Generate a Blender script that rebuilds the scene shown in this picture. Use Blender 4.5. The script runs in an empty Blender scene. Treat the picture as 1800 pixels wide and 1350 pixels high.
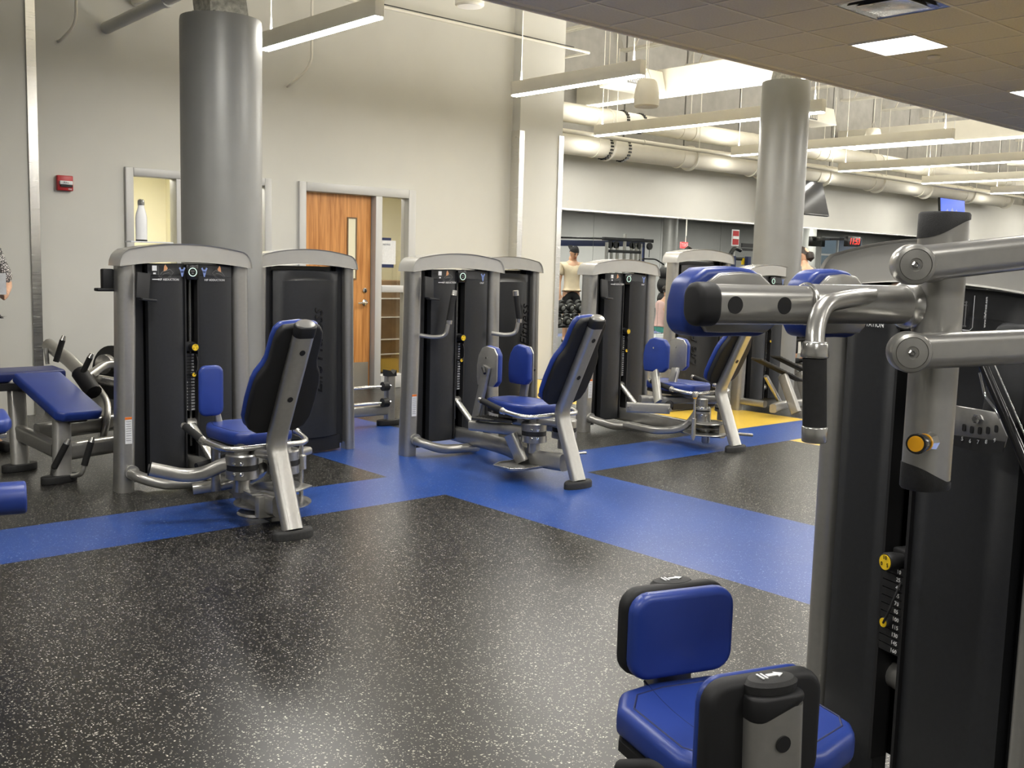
import bpy, bmesh, math, random
from math import sin, cos, pi, radians
from mathutils import Vector, Matrix
random.seed(7)
S = bpy.context.scene
COL = S.collection

# ---------------------------------------------------------------- camera, world, lights, exposure
cam_d = bpy.data.cameras.new('camera'); cam = bpy.data.objects.new('camera', cam_d); COL.objects.link(cam)
cam_d.sensor_fit = 'HORIZONTAL'; cam_d.sensor_width = 36.0; cam_d.lens = 36.0*1815.0/1800.0
cam_d.clip_start = 0.05; cam_d.clip_end = 400
_pi, _ro, _ya = .11463, .02689, .71982
_F = Vector((sin(_ya)*cos(_pi), cos(_ya)*cos(_pi), -sin(_pi)))
_R0 = Vector((cos(_ya), -sin(_ya), 0)); _U0 = _R0.cross(_F)
_R = cos(_ro)*_R0 + sin(_ro)*_U0; _U = -sin(_ro)*_R0 + cos(_ro)*_U0
_m = Matrix((( _R.x, _U.x, -_F.x, 0), (_R.y, _U.y, -_F.y, 0), (_R.z, _U.z, -_F.z, 1.5), (0, 0, 0, 1)))
cam.matrix_world = _m
S.camera = cam
S.view_settings.view_transform = 'Standard'; S.view_settings.look = 'None'
S.view_settings.gamma = 1.0; S.view_settings.use_curve_mapping = False
S.view_settings.exposure = 0.45
S.cycles.max_bounces = 7; S.cycles.diffuse_bounces = 4; S.cycles.glossy_bounces = 4
S.cycles.transmission_bounces = 6; S.cycles.transparent_max_bounces = 8
S.cycles.caustics_reflective = False; S.cycles.caustics_refractive = False
S.cycles.sample_clamp_indirect = 4.0
S.cycles.use_denoising = True

W = bpy.data.worlds.new('sky'); S.world = W; W.use_nodes = True
_nt = W.node_tree; _bg = _nt.nodes['Background']
_sky = _nt.nodes.new('ShaderNodeTexSky'); _sky.sky_type = 'HOSEK_WILKIE'; _sky.turbidity = 3
_sky.sun_direction = (0.3, 0.5, 0.75)
_nt.links.new(_sky.outputs[0], _bg.inputs[0]); _bg.inputs[1].default_value = 0.9

LINE_Z = 3.3; LINE_X = [4.434, 7.45, 10.43, 13.51, 16.6, 19.6, 22.6, 25.6, 28.6]
WARM = (1.0, .962, .89)
def area_light(name, x, y, z, sx, sy, power, up=False, col=WARM):
    l = bpy.data.lights.new(name, 'AREA'); l.shape = 'RECTANGLE'; l.size = sx; l.size_y = sy
    l.energy = power; l.color = col
    o = bpy.data.objects.new(name, l); COL.objects.link(o); o.location = (x, y, z)
    if up: o.rotation_euler = (pi, 0, 0)
    return o
P_LINE, P_UP, P_PANEL = 90, 70, 30
for i, x in enumerate(LINE_X):
    y0, y1 = (6.66, 8.45) if i == 0 else (6.75, 8.6) if i == 1 else (6.70, 10.28)
    area_light('linear_light_glow', x, (y0+y1)/2, LINE_Z-.012, .07, y1-y0-.05, P_LINE*(y1-y0)/3.6*(1 if i < 2 else .56))
    area_light('linear_light_uplight', x, (y0+y1)/2, LINE_Z+.16, .05, y1-y0-.05, P_UP*(y1-y0)/3.6, up=True)
PANELS = [(x, y) for x in (-.825, 2.225, 5.275, 8.325, 11.375, 14.425, 17.475) for y in (4.655, 1.605, -1.445)] + [(20.525+3.05*k, y) for k in range(0, 10, 2) for y in (1.605, -1.445)]  # the far group is added to brighten the wall reflected in the mirror
for x, y in PANELS:
    area_light('ceiling_panel_glow', x, y, 3.40, .56, .56, P_PANEL if x < 20 else P_PANEL*6)  # added far panels run much stronger than the near grid

# ---------------------------------------------------------------- materials
def mat(name, col, rough=.5, metal=0.0, noise=0.0, nscale=20, bump=0.0, bscale=200, coat=0.0, spec=None):
    m = bpy.data.materials.new(name); m.use_nodes = True
    nt = m.node_tree; b = nt.nodes['Principled BSDF']
    b.inputs['Base Color'].default_value = (*col, 1); b.inputs['Roughness'].default_value = rough
    b.inputs['Metallic'].default_value = metal
    if coat: b.inputs['Coat Weight'].default_value = coat; b.inputs['Coat Roughness'].default_value = .12
    if spec is not None: b.inputs['Specular IOR Level'].default_value = spec
    tc = nt.nodes.new('ShaderNodeTexCoord')
    n = nt.nodes.new('ShaderNodeTexNoise'); n.inputs['Scale'].default_value = nscale; n.inputs['Detail'].default_value = 4
    nt.links.new(tc.outputs['Object'], n.inputs['Vector'])
    r = nt.nodes.new('ShaderNodeValToRGB'); k = noise
    r.color_ramp.elements[0].color = (*[c*(1-k) for c in col], 1); r.color_ramp.elements[1].color = (*[min(1, c*(1+k)) for c in col], 1)
    r.color_ramp.elements[0].position = .3; r.color_ramp.elements[1].position = .7
    nt.links.new(n.outputs['Fac'], r.inputs['Fac']); nt.links.new(r.outputs['Color'], b.inputs['Base Color'])
    if bump:
        n2 = nt.nodes.new('ShaderNodeTexNoise'); n2.inputs['Scale'].default_value = bscale
        nt.links.new(tc.outputs['Object'], n2.inputs['Vector'])
        bp = nt.nodes.new('ShaderNodeBump'); bp.inputs['Strength'].default_value = bump; bp.inputs['Distance'].default_value = .002
        nt.links.new(n2.outputs['Fac'], bp.inputs['Height']); nt.links.new(bp.outputs['Normal'], b.inputs['Normal'])
    return m
def emit(name, col, s, base=(.8, .8, .8)):
    m = mat(name, base); b = m.node_tree.nodes['Principled BSDF']
    b.inputs['Emission Color'].default_value = (*col, 1); b.inputs['Emission Strength'].default_value = s
    return m
def rubber(name, base, speck, density, rough=.33):
    m = bpy.data.materials.new(name); m.use_nodes = True
    nt = m.node_tree; N = nt.nodes; L = nt.links; b = N['Principled BSDF']
    tc = N.new('ShaderNodeTexCoord')
    def specks(scale, thr, soft, warp):
        no = N.new('ShaderNodeTexNoise'); no.inputs['Scale'].default_value = scale*.9; L.new(tc.outputs['Object'], no.inputs['Vector'])
        mx = N.new('ShaderNodeVectorMath'); mx.operation = 'MULTIPLY_ADD'
        mx.inputs[1].default_value = (warp, warp, warp); L.new(no.outputs['Color'], mx.inputs[0]); L.new(tc.outputs['Object'], mx.inputs[2])
        v = N.new('ShaderNodeTexVoronoi'); v.inputs['Scale'].default_value = scale; L.new(mx.outputs[0], v.inputs['Vector'])
        r1 = N.new('ShaderNodeMapRange'); r1.inputs[1].default_value = thr; r1.inputs[2].default_value = thr-soft; L.new(v.outputs['Distance'], r1.inputs[0])
        sp = N.new('ShaderNodeSeparateColor'); L.new(v.outputs['Color'], sp.inputs[0])
        c = N.new('ShaderNodeMath'); c.operation = 'LESS_THAN'; c.inputs[1].default_value = density; L.new(sp.outputs[0], c.inputs[0])
        mu = N.new('ShaderNodeMath'); mu.operation = 'MULTIPLY'; L.new(r1.outputs[0], mu.inputs[0]); L.new(c.outputs[0], mu.inputs[1])
        br = N.new('ShaderNodeMath'); br.operation = 'MULTIPLY'; L.new(mu.outputs[0], br.inputs[0]); 
        mr = N.new('ShaderNodeMapRange'); mr.inputs[3].default_value = .35; L.new(sp.outputs[1], mr.inputs[0]); L.new(mr.outputs[0], br.inputs[1])
        return br.outputs[0]
    a = specks(88, .36, .12, .016); c = specks(170, .42, .15, .008)
    ad = N.new('ShaderNodeMath'); ad.operation = 'MAXIMUM'; L.new(a, ad.inputs[0]); L.new(c, ad.inputs[1])
    lg = N.new('ShaderNodeTexNoise'); lg.inputs['Scale'].default_value = 1.6; lg.inputs['Detail'].default_value = 5; L.new(tc.outputs['Object'], lg.inputs['Vector'])
    ra = N.new('ShaderNodeValToRGB'); ra.color_ramp.elements[0].color = (*[q*.8 for q in base], 1); ra.color_ramp.elements[1].color = (*[q*1.2 for q in base], 1)
    L.new(lg.outputs['Fac'], ra.inputs['Fac'])
    mix = N.new('ShaderNodeMix'); mix.data_type = 'RGBA'; L.new(ad.outputs[0], mix.inputs[0]); L.new(ra.outputs['Color'], mix.inputs[6])
    mix.inputs[7].default_value = (*speck, 1); L.new(mix.outputs[2], b.inputs['Base Color'])
    rr = N.new('ShaderNodeMapRange'); rr.inputs[3].default_value = rough-.012; rr.inputs[4].default_value = rough+.03; L.new(lg.outputs['Fac'], rr.inputs[0]); L.new(rr.outputs[0], b.inputs['Roughness'])
    fb = N.new('ShaderNodeTexNoise'); fb.inputs['Scale'].default_value = 260; L.new(tc.outputs['Object'], fb.inputs['Vector'])
    bp = N.new('ShaderNodeBump'); bp.inputs['Strength'].default_value = .12; bp.inputs['Distance'].default_value = .002
    L.new(fb.outputs['Fac'], bp.inputs['Height']); L.new(bp.outputs['Normal'], b.inputs['Normal'])
    b.inputs['Specular IOR Level'].default_value = .42
    return m
def brushed(name, col, rough=.28):
    m = mat(name, col, rough, 1.0); nt = m.node_tree; b = nt.nodes['Principled BSDF']
    tc = nt.nodes.new('ShaderNodeTexCoord'); mp = nt.nodes.new('ShaderNodeMapping'); mp.inputs['Scale'].default_value = (1, 1, 14)
    n = nt.nodes.new('ShaderNodeTexNoise'); n.inputs['Scale'].default_value = 6
    nt.links.new(tc.outputs['Object'], mp.inputs[0]); nt.links.new(mp.outputs[0], n.inputs['Vector'])
    mr = nt.nodes.new('ShaderNodeMapRange'); mr.inputs[3].default_value = rough*.5; mr.inputs[4].default_value = rough*1.6
    nt.links.new(n.outputs['Fac'], mr.inputs[0]); nt.links.new(mr.outputs[0], b.inputs['Roughness'])
    return m
def wood(name):
    m = bpy.data.materials.new(name); m.use_nodes = True; nt = m.node_tree; b = nt.nodes['Principled BSDF']
    tc = nt.nodes.new('ShaderNodeTexCoord'); mp = nt.nodes.new('ShaderNodeMapping'); mp.inputs['Scale'].default_value = (9, 9, .55)
    n = nt.nodes.new('ShaderNodeTexNoise'); n.inputs['Scale'].default_value = 3; n.inputs['Detail'].default_value = 8; n.inputs['Distortion'].default_value = .6
    nt.links.new(tc.outputs['Object'], mp.inputs[0]); nt.links.new(mp.outputs[0], n.inputs['Vector'])
    r = nt.nodes.new('ShaderNodeValToRGB'); r.color_ramp.elements[0].color = (.40, .155, .035, 1); r.color_ramp.elements[1].color = (.66, .31, .095, 1)
    r.color_ramp.elements[0].position = .35; r.color_ramp.elements[1].position = .65
    nt.links.new(n.outputs['Fac'], r.inputs['Fac']); nt.links.new(r.outputs['Color'], b.inputs['Base Color']); b.inputs['Roughness'].default_value = .4
    return m

M = dict(
    frame=mat('pewter_powder_coat', (.41, .402, .375), .29, .66, .035, 45, .05, 900, coat=.25),
    cap=mat('pearl_cap_plastic', (.52, .51, .48), .24, .35, .03, 12, 0, 900, coat=.4),
    silver=mat('silver_steel', (.62, .61, .58), .26, .9, .05, 30),
    chrome=mat('polished_chrome', (.80, .80, .79), .12, 1.0),
    gear=mat('machined_steel', (.42, .415, .40), .3, .9, .15, 30),
    shroud=mat('black_shroud_plastic', (.018, .019, .021), .42, 0, .10, 60, .15, 700),
    black=mat('matte_black', (.008, .008, .009), .6),
    gloss=mat('glossy_black', (.010, .010, .011), .2),
    rubber=mat('black_rubber', (.018, .018, .018), .62, 0, .2, 80, .3, 400),
    grip=mat('foam_grip', (.010, .010, .010), .8, 0, .2, 80, .3, 500),
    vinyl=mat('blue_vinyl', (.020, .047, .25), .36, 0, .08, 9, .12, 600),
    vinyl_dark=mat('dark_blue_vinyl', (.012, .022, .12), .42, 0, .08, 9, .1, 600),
    piping=mat('dark_piping', (.008, .014, .07), .5),
    yellow=mat('yellow_plastic', (.86, .58, .02), .35),
    orange=mat('orange_plastic', (.90, .42, .01), .32),
    white=mat('white_print', (.85, .85, .85), .5),
    label=mat('sticker_paper', (.72, .73, .74), .5, 0, .06, 40),
    orange_print=mat('orange_print', (.75, .18, .02), .5),
    orange_leg=mat('orange_muscle_print', (.62, .30, .14), .5),
    blue_print=mat('blue_muscle_print', (.20, .28, .58), .5),
    grey_print=mat('grey_print', (.16, .16, .16), .5),
    wall=mat('warm_grey_wall_paint', (.605, .60, .555), .6, 0, .015, 3, .12, 300),
    wallcool=mat('cool_grey_wall_paint', (.50, .50, .485), .6, 0, .02, 3, .1, 300),
    darkwall=mat('dark_grey_wall_paint', (.25, .25, .24), .6, 0, .03, 3),
    conc=mat('concrete_panel', (.42, .41, .385), .7, 0, .10, 5, .3, 60),
    paint=mat('white_ceiling_paint', (.82, .79, .70), .55, 0, .02, 5),
    duct=mat('cream_duct_paint', (.80, .765, .655), .5, 0, .03, 5),
    tile=mat('acoustic_tile', (.66, .655, .635), .85, 0, .06, 60, .4, 350),
    grid=mat('ceiling_grid_metal', (.72, .705, .67), .5),
    column=mat('grey_column_paint', (.27, .27, .255), .40, .2, .03, 8, .06, 200),
    fireproof=mat('rough_fireproofing', (.46, .46, .42), .95, 0, .35, 28, 1.0, 60),
    steel=brushed('stainless_corner_guard', (.80, .79, .76), .22),
    doorframe=mat('grey_metal_frame', (.50, .50, .49), .45, .1, .02, 5),
    wood=wood('oak_veneer'),
    kick=mat('kick_plate', (.36, .34, .30), .35, .6),
    red=mat('fire_alarm_red', (.42, .015, .02), .4),
    cream=mat('cream_room_wall', (.78, .74, .55), .6),
    office=mat('brown_cupboard', (.16, .10, .05), .5, 0, .2, 6),
    bottle=mat('white_bottle_enamel', (.80, .80, .79), .25),
    skin=mat('skin', (.62, .36, .24), .5, 0, .05, 10),
    tan=mat('tan_skin', (.68, .40, .26), .5, 0, .05, 10),
    hair=mat('dark_brown_hair', (.018, .011, .008), .55, 0, .3, 40),
    tshirt=mat('cream_tshirt', (.74, .63, .45), .8, 0, .05, 12, .2, 60),
    pink=mat('pink_cloth', (.68, .46, .43), .8, 0, .05, 12),
    teal=mat('teal_cloth', (.10, .42, .36), .8, 0, .06, 12),
    cloth=mat('black_cloth', (.010, .010, .012), .85, 0, .1, 12),
    grey_cloth=mat('grey_cloth', (.22, .22, .22), .85, 0, .1, 12),
    navy=mat('navy_paint', (.012, .022, .08), .4),
    glow=emit('lamp_diffuser', (1, .98, .93), 14),
    glow_dim=emit('strip_diffuser', (1, .97, .88), 5),
    led_red=emit('red_led', (1, .03, .02), 2.2, (.2, 0, 0)),
    exit_red=emit('exit_sign_red', (1, .05, .05), 2.2, (.3, .02, .02)),
    screen_blue=emit('blue_screen', (.01, .10, 1), .75, (.01, .02, .1)),
    screen_off=mat('switched_off_screen', (.006, .008, .014), .12),
    ring=emit('counter_ring', (.75, 1, .85), .9, (.1, .2, .1)),
    blind=mat('grey_blind', (.16, .19, .25), .8),
    leaf=mat('tree_foliage', (.05, .20, .12), .8, 0, .5, 3),
    mat_black=mat('foam_mat', (.013, .013, .013), .7),
    foot=mat('ribbed_tread', (.035, .034, .032), .6, 0, .3, 120),
)
mp = bpy.data.materials.new('patterned_fabric'); mp.use_nodes = True
_n = mp.node_tree; _tc = _n.nodes.new('ShaderNodeTexCoord'); _v = _n.nodes.new('ShaderNodeTexVoronoi'); _v.feature = 'DISTANCE_TO_EDGE'; _v.inputs['Scale'].default_value = 55
_cr = _n.nodes.new('ShaderNodeValToRGB'); _cr.color_ramp.elements[0].color = (.01, .01, .01, 1); _cr.color_ramp.elements[1].color = (.7, .68, .66, 1)
_cr.color_ramp.elements[0].position = .10; _cr.color_ramp.elements[1].position = .16
_n.links.new(_tc.outputs['Object'], _v.inputs['Vector']); _n.links.new(_v.outputs['Distance'], _cr.inputs['Fac']); _n.links.new(_cr.outputs['Color'], _n.nodes['Principled BSDF'].inputs['Base Color'])
M['pattern'] = mp
mm = bpy.data.materials.new('mirror_glass'); mm.use_nodes = True; _b = mm.node_tree.nodes['Principled BSDF']
_b.inputs['Base Color'].default_value = (.80, .83, .82, 1); _b.inputs['Metallic'].default_value = 1; _b.inputs['Roughness'].default_value = .0
M['mirror'] = mm
mg = bpy.data.materials.new('clear_glass'); mg.use_nodes = True; _nt = mg.node_tree; _b = _nt.nodes['Principled BSDF']
_tr = _nt.nodes.new('ShaderNodeBsdfTransparent'); _gl = _nt.nodes.new('ShaderNodeBsdfGlossy'); _gl.inputs['Roughness'].default_value = .02
_mx = _nt.nodes.new('ShaderNodeMixShader'); _mx.inputs[0].default_value = .12
_nt.links.new(_tr.outputs[0], _mx.inputs[1]); _nt.links.new(_gl.outputs[0], _mx.inputs[2]); _nt.links.new(_mx.outputs[0], _nt.nodes['Material Output'].inputs[0])
M['glass'] = mg
FLOOR_BLACK = rubber('black_rubber_floor', (.009, .0088, .0085), (.66, .63, .54), .21, .298)
FLOOR_BLUE = rubber('blue_rubber_floor', (.014, .058, .265), (.25, .36, .62), .12, .30)
FLOOR_YELLOW = rubber('yellow_rubber_floor', (.72, .48, .06), (.85, .75, .35), .06, .32)

# ---------------------------------------------------------------- building helpers
def V(*a): return Vector(a[0]) if len(a) == 1 else Vector(a)
def tag(o, label=None, cat=None, group=None, kind=None):
    if label: o['label'] = label
    if cat: o['category'] = cat
    if group: o['group'] = group
    if kind: o['kind'] = kind
    return o
def root(name, loc, rz, label, cat, group=None):
    o = bpy.data.objects.new(name, None); COL.objects.link(o); o.location = loc; o.rotation_euler = (0, 0, rz)
    o.empty_display_size = .1
    return tag(o, label, cat, group)
def frame_of(d, up=None):
    d = V(d).normalized()
    if up is None: up = V(0, 0, 1) if abs(d.z) < .95 else V(0, 1, 0)
    u = V(up) - V(up).dot(d)*d; u.normalize(); r = d.cross(u)
    return d, u, r
def fillet(path, rad, n=5):
    path = [V(p) for p in path]; out = [path[0]]
    for i in range(1, len(path)-1):
        a, b, c = path[i-1], path[i], path[i+1]
        r = rad[i-1] if isinstance(rad, (list, tuple)) else rad
        d1, d2 = (a-b), (c-b); r = min(r, d1.length*.49, d2.length*.49)
        if r < 1e-4: out.append(b); continue
        p, q = b+d1.normalized()*r, b+d2.normalized()*r
        for k in range(n+1):
            t = k/n; out.append((1-t)**2*p + 2*t*(1-t)*b + t*t*q)
    out.append(path[-1]); return out
def rrect(w, h, r, n=4):
    pts = []
    for cx, cy, a0 in ((w/2-r, h/2-r, 0), (-w/2+r, h/2-r, 90), (-w/2+r, -h/2+r, 180), (w/2-r, -h/2+r, 270)):
        for k in range(n+1):
            a = radians(a0+90*k/n); pts.append((cx+r*cos(a), cy+r*sin(a)))
    return pts
def circ(r, n=16, r2=None): return [(r*cos(2*pi*k/n), (r2 or r)*sin(2*pi*k/n)) for k in range(n)]
class MB:
    def __init__(s): s.v = []; s.f = []
    def add(s, vs, fs):
        b = len(s.v); s.v += [tuple(x) for x in vs]; s.f += [tuple(b+i for i in f) for f in fs]; return s
    def box(s, c, d, rz=0, M4=None):
        x, y, z = d[0]/2, d[1]/2, d[2]/2; c = V(c); R = Matrix.Rotation(rz, 3, 'Z') if M4 is None else M4
        vs = [c + R@V(i, j, k) for i in (-x, x) for j in (-y, y) for k in (-z, z)]
        return s.add(vs, [(0, 1, 3, 2), (4, 6, 7, 5), (0, 4, 5, 1), (2, 3, 7, 6), (0, 2, 6, 4), (1, 5, 7, 3)])
    def bb(s, x0, x1, y0, y1, z0, z1): return s.box(((x0+x1)/2, (y0+y1)/2, (z0+z1)/2), (x1-x0, y1-y0, z1-z0))
    def loft(s, rings, caps=True, closed=True):
        n = len(rings[0]); b = len(s.v)
        for r in rings: s.v += [tuple(p) for p in r]
        for i in range(len(rings)-1):
            for k in range(n if closed else n-1):
                a = b+i*n+k; c = b+i*n+(k+1) % n; s.f.append((a, c, c+n, a+n))
        if caps and closed:
            s.f.append(tuple(b+k for k in range(n))[::-1]); s.f.append(tuple(b+(len(rings)-1)*n+k for k in range(n)))
        return s
    def tube(s, path, prof, up=None, rad=0, scale=None, n=5):
        if isinstance(prof, (int, float)): prof = circ(prof, 12)
        path = fillet(path, rad, n) if rad else [V(p) for p in path]
        rings = []; u = None
        for i, p in enumerate(path):
            d = (path[min(i+1, len(path)-1)] - path[max(i-1, 0)])
            d, u, r = frame_of(d, up if up is not None else u)
            k = 1 if scale is None else scale(i/(len(path)-1))
            rings.append([p + r*(a*k) + u*(b*k) for a, b in prof])
        return s.loft(rings)
    def cyl(s, a, b, r, r2=None, n=16, up=None):
        a, b = V(a), V(b); d, u, w = frame_of(b-a, up); r2 = r if r2 is None else r2
        return s.loft([[a+w*x+u*y for x, y in circ(r, n)], [b+w*x+u*y for x, y in circ(r2, n)]])
    def lathe(s, c, prof, n=20, axis=(0, 0, 1)):
        c = V(c); d, u, w = frame_of(axis)
        return s.loft([[c+d*h+w*x+u*y for x, y in circ(max(r, 1e-4), n)] for r, h in prof])
    def prism(s, pts, o, u, v, t):
        """outline pts in the plane (u, v) at o, extruded by vector t"""
        o, u, v, t = V(o), V(u), V(v), V(t)
        a = [o+u*x+v*y for x, y in pts]; return s.loft([a, [p+t for p in a]])
    def build(s, name, m, parent=None, bevel=0, seg=2, smooth=True, loc=None, kind=None, label=None, ang=35):
        me = bpy.data.meshes.new(name); me.from_pydata(s.v, [], s.f); me.update()
        bm = bmesh.new(); bm.from_mesh(me); bmesh.ops.recalc_face_normals(bm, faces=bm.faces); bm.to_mesh(me); bm.free()
        for mt in (m if isinstance(m, (list, tuple)) else [m]): me.materials.append(M[mt] if isinstance(mt, str) else mt)
        o = bpy.data.objects.new(name, me); COL.objects.link(o)
        if parent is not None: o.parent = parent
        if loc is not None: o.location = loc
        if bevel:
            b = o.modifiers.new('bevel', 'BEVEL'); b.width = bevel; b.segments = seg; b.limit_method = 'ANGLE'; b.angle_limit = radians(32)
            b.harden_normals = False
        if smooth:
            me.polygons.foreach_set('use_smooth', [True]*len(me.polygons))
            me.set_sharp_from_angle(angle=radians(ang)) if not bevel else None
        if kind: o['kind'] = kind
        if label: o['label'] = label
        return o
def thing(mb, name, m, label, cat, group=None, **k):
    return tag(mb.build(name, m, **k), label, cat, group)
def local(mb, loc):
    loc = V(loc); mb.v = [(a-loc.x, b-loc.y, c-loc.z) for a, b, c in mb.v]; return mb
def text(body, size, loc, xdir, up, parent, m='white', name='lettering', shear=0, align='CENTER', ext=.0006, space=1.0, sx=1.0):
    c = bpy.data.curves.new(name, 'FONT'); c.body = body; c.size = size; c.align_x = align; c.align_y = 'CENTER'; c.shear = shear; c.extrude = ext
    c.space_line = space; c.resolution_u = 2
    o = bpy.data.objects.new(name, c); COL.objects.link(o); c.materials.append(M[m])
    x = V(xdir).normalized(); y = V(up).normalized(); z = x.cross(y)
    o.matrix_world = Matrix(((x.x*sx, y.x, z.x, loc[0]), (x.y*sx, y.y, z.y, loc[1]), (x.z*sx, y.z, z.z, loc[2]), (0, 0, 0, 1)))
    bpy.context.view_layer.update()
    me = bpy.data.meshes.new_from_object(o); me.name = name
    n = bpy.data.objects.new(name, me); COL.objects.link(n); n.matrix_basis = o.matrix_basis.copy()
    bpy.data.objects.remove(o); n.name = name
    if parent is not None: n.parent = parent
    return n
def copy_tree(o, parent=None):
    c = o.copy(); COL.objects.link(c)
    if parent is not None: c.parent = parent
    for ch in list(o.children): copy_tree(ch, c)
    return c

# ---------------------------------------------------------------- the setting
MY = 11.0          # face of the mirror wall
def floor_rect(x0, x1, y0, y1, m, name='floor_rubber', par=None):
    return local(MB().bb(x0, x1, y0, y1, -.03, 0), (0, 0, 0)).build(name, m, par, smooth=False)
fl = tag(MB().bb(-6.3, 60.3, -4.8, 16.3, -.12, -.03).build('floor', 'conc', smooth=False), kind='structure')
X = [-6, 4.05, 5.36, 7.94, 9.24, 60]
for nm, m, rs in (('black_rubber', FLOOR_BLACK, [(X[0], X[1], -4.5, 5.25), (X[2], X[3], -4.5, 5.25), (X[4], X[5], -4.5, 5.25), (X[0], X[1], 5.92, 11.8), (X[2], X[3], 5.92, 11.8), (X[4], X[5], 5.92, 11.8)]),
                  ('blue_rubber', FLOOR_BLUE, [(X[0], X[1], 5.25, 5.92), (X[1], X[2], -4.5, 11.8), (X[2], X[5], 5.25, 5.92)]),
                  ('yellow_rubber', FLOOR_YELLOW, [(X[3], X[4], -4.5, 5.25), (X[3], X[4], 5.92, 11.8)])):
    for r in rs: floor_rect(*r, m, nm, fl)
def struct(name, mb, m, par=None, **k):
    return tag(mb.build(name, m, par, smooth=False, **k), kind='structure')
wb = MB()
for a in ((-6, 3.85, 0, 5.6), (3.85, 5.42, 2.35, 5.6), (3.85, 5.42, 0, .9), (5.42, 5.754, 0, 5.6), (5.754, 7.318, 2.35, 5.6), (7.318, 9.58, 0, 5.6)):
    wb.bb(a[0], a[1], 10.2, 10.36, a[2], a[3])
struct('wall_back', wb, 'wall')
struct('wall_pilaster', MB().bb(8.83, 9.58, 10.05, 10.2, 0, 5.6), 'wall')
struct('wall_pilaster_left', MB().bb(.9, 3.0, 10.05, 10.2, 0, 5.6), 'wall')
struct('wall_return', MB().bb(9.42, 9.58, 10.36, 11.96, 0, 5.6), 'wall')
struct('wall_mirror_side', MB().bb(9.58, 60, MY, 11.8, 0, 3.26), 'wall')
up = struct('wall_upper', MB().bb(9.58, 60, 11.86, 11.96, 3.26, 5.6), 'darkwall')
pan = None
for k in range(14):
    x = 9.6+1.52*k
    p = MB().bb(0, 1.48, 0, .06, 0, 2.3).build('wall_panel', 'conc', up, smooth=False, loc=(x, 11.8, 3.28)) if k == 0 else p0.copy()
    if k == 0: p0 = p
    else: p.parent = up; COL.objects.link(p); p.location = (x, 11.8, 3.28)
struct('wall_upper_far', MB().bb(30.9, 60, 11.8, 11.86, 3.26, 5.6), 'conc')
struct('wall_left', MB().bb(-6.2, -6, -4.7, 10.4, 0, 5.6), 'wall')
struct('wall_right', MB().bb(60, 60.2, -4.7, 12, 0, 5.6), 'wallcool')
WF = -4.5
wf = MB()
for a in ((-6, 31.5, 0, 5.6),): wf.bb(a[0], a[1], WF-.2, WF, a[2], a[3])
struct('wall_front', wf, 'wallcool')
wf2 = MB()
for a in ((31.5, 41.7, 0, 5.6), (41.7, 45.2, 3.2, 5.6), (41.7, 45.2, 0, .4), (45.2, 60, 0, 5.6)): wf2.bb(a[0], a[1], WF-.2, WF, a[2], a[3])
struct('wall_front_dark', wf2, 'darkwall')
wn = tag(MB().build('window_1', 'doorframe'), kind='structure') if False else None
w1 = MB()
for a in ((41.7, 41.78, .4, 3.2), (43.10, 43.18, .4, 3.2), (45.12, 45.2, .4, 3.2)): w1.bb(a[0], a[1], WF-.14, WF-.04, a[2], a[3])
for z in (.4, 2.32, 3.12): w1.bb(41.7, 45.2, WF-.13, WF-.05, z, z+.08)
w1o = struct('window_1', w1, 'doorframe')
MB().bb(41.78, 45.12, WF-.11, WF-.10, .48, 3.12).build('window_pane', 'glass', w1o, smooth=False)
MB().bb(43.2, 45.1, WF-.03, WF-.01, .5, 3.18).build('window_blind', 'blind', w1o, smooth=False)
hb = MB()
for k in range(26):
    x = 36+k*.62; r = random.uniform(1.0, 1.7)
    hb.lathe((x, -13+random.uniform(-.6, .6), random.uniform(.3, 1.2)), [(0, -r), (r*.7, -r*.7), (r, 0), (r*.75, r*.6), (r*.3, r*.95), (0, r)], 9)
tag(thing(hb, 'hedge', 'leaf', 'green hedge of shrubs outside the far window', 'hedge'), kind='stuff')
struct('ceiling_deck', MB().bb(-6, 60, 6.05, 12, 5.6, 5.75), 'paint')
struct('ceiling_fascia', MB().bb(-6, 60, 5.97, 6.05, 3.43, 5.6), 'paint')

# dropped ceiling of lift-out tiles
ceil = tag(MB().bb(-6, 60, -4.5, 6.04, 3.50, 3.56).build('ceiling', 'tile', smooth=False), kind='structure')
xs = [8.02+.61*k for k in range(-24, 86)]; ys = [5.57-.61*k for k in range(0, 17)]
def special(cx, cy):
    if any(abs(cx-a) < .3 and abs(cy-b) < .3 for a, b in PANELS): return True
    return abs(cx-7.105) < .3 and abs(cy-4.045) < .3
base_tile = None; far = MB(); cut = None; n = 0
for x in xs:
    for j, y in enumerate(ys):
        cx, cy = x+.305, y-.305
        if special(cx, cy): continue
        if 4.3 < x < 19.2 and y > 1.2:
            if base_tile is None:
                base_tile = MB().bb(-.292, .292, -.292, .292, 0, .018).build('ceiling_tile', 'tile', ceil, smooth=False, loc=(cx, cy, 3.432))
            else:
                o = base_tile.copy(); COL.objects.link(o); o.parent = ceil; o.location = (cx, cy, 3.432)
            n += 1
        else: far.bb(cx-.292, cx+.292, cy-.292, cy+.292, 3.432, 3.45)
    if 4.3 < x < 19.2:
        if cut is None: cut = MB().bb(-.292, .292, 5.585, 6.03, 0, .018).build('ceiling_tile', 'tile', ceil, smooth=False, loc=(x+.305, 0, 3.432))
        else:
            o = cut.copy(); COL.objects.link(o); o.parent = ceil; o.location = (x+.305, 0, 3.432)
    else: far.bb(x+.013, x+.597, 5.585, 6.03, 3.432, 3.45)
far.build('ceiling_tiles', 'tile', ceil, smooth=False, kind='stuff')
g = MB()
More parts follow.
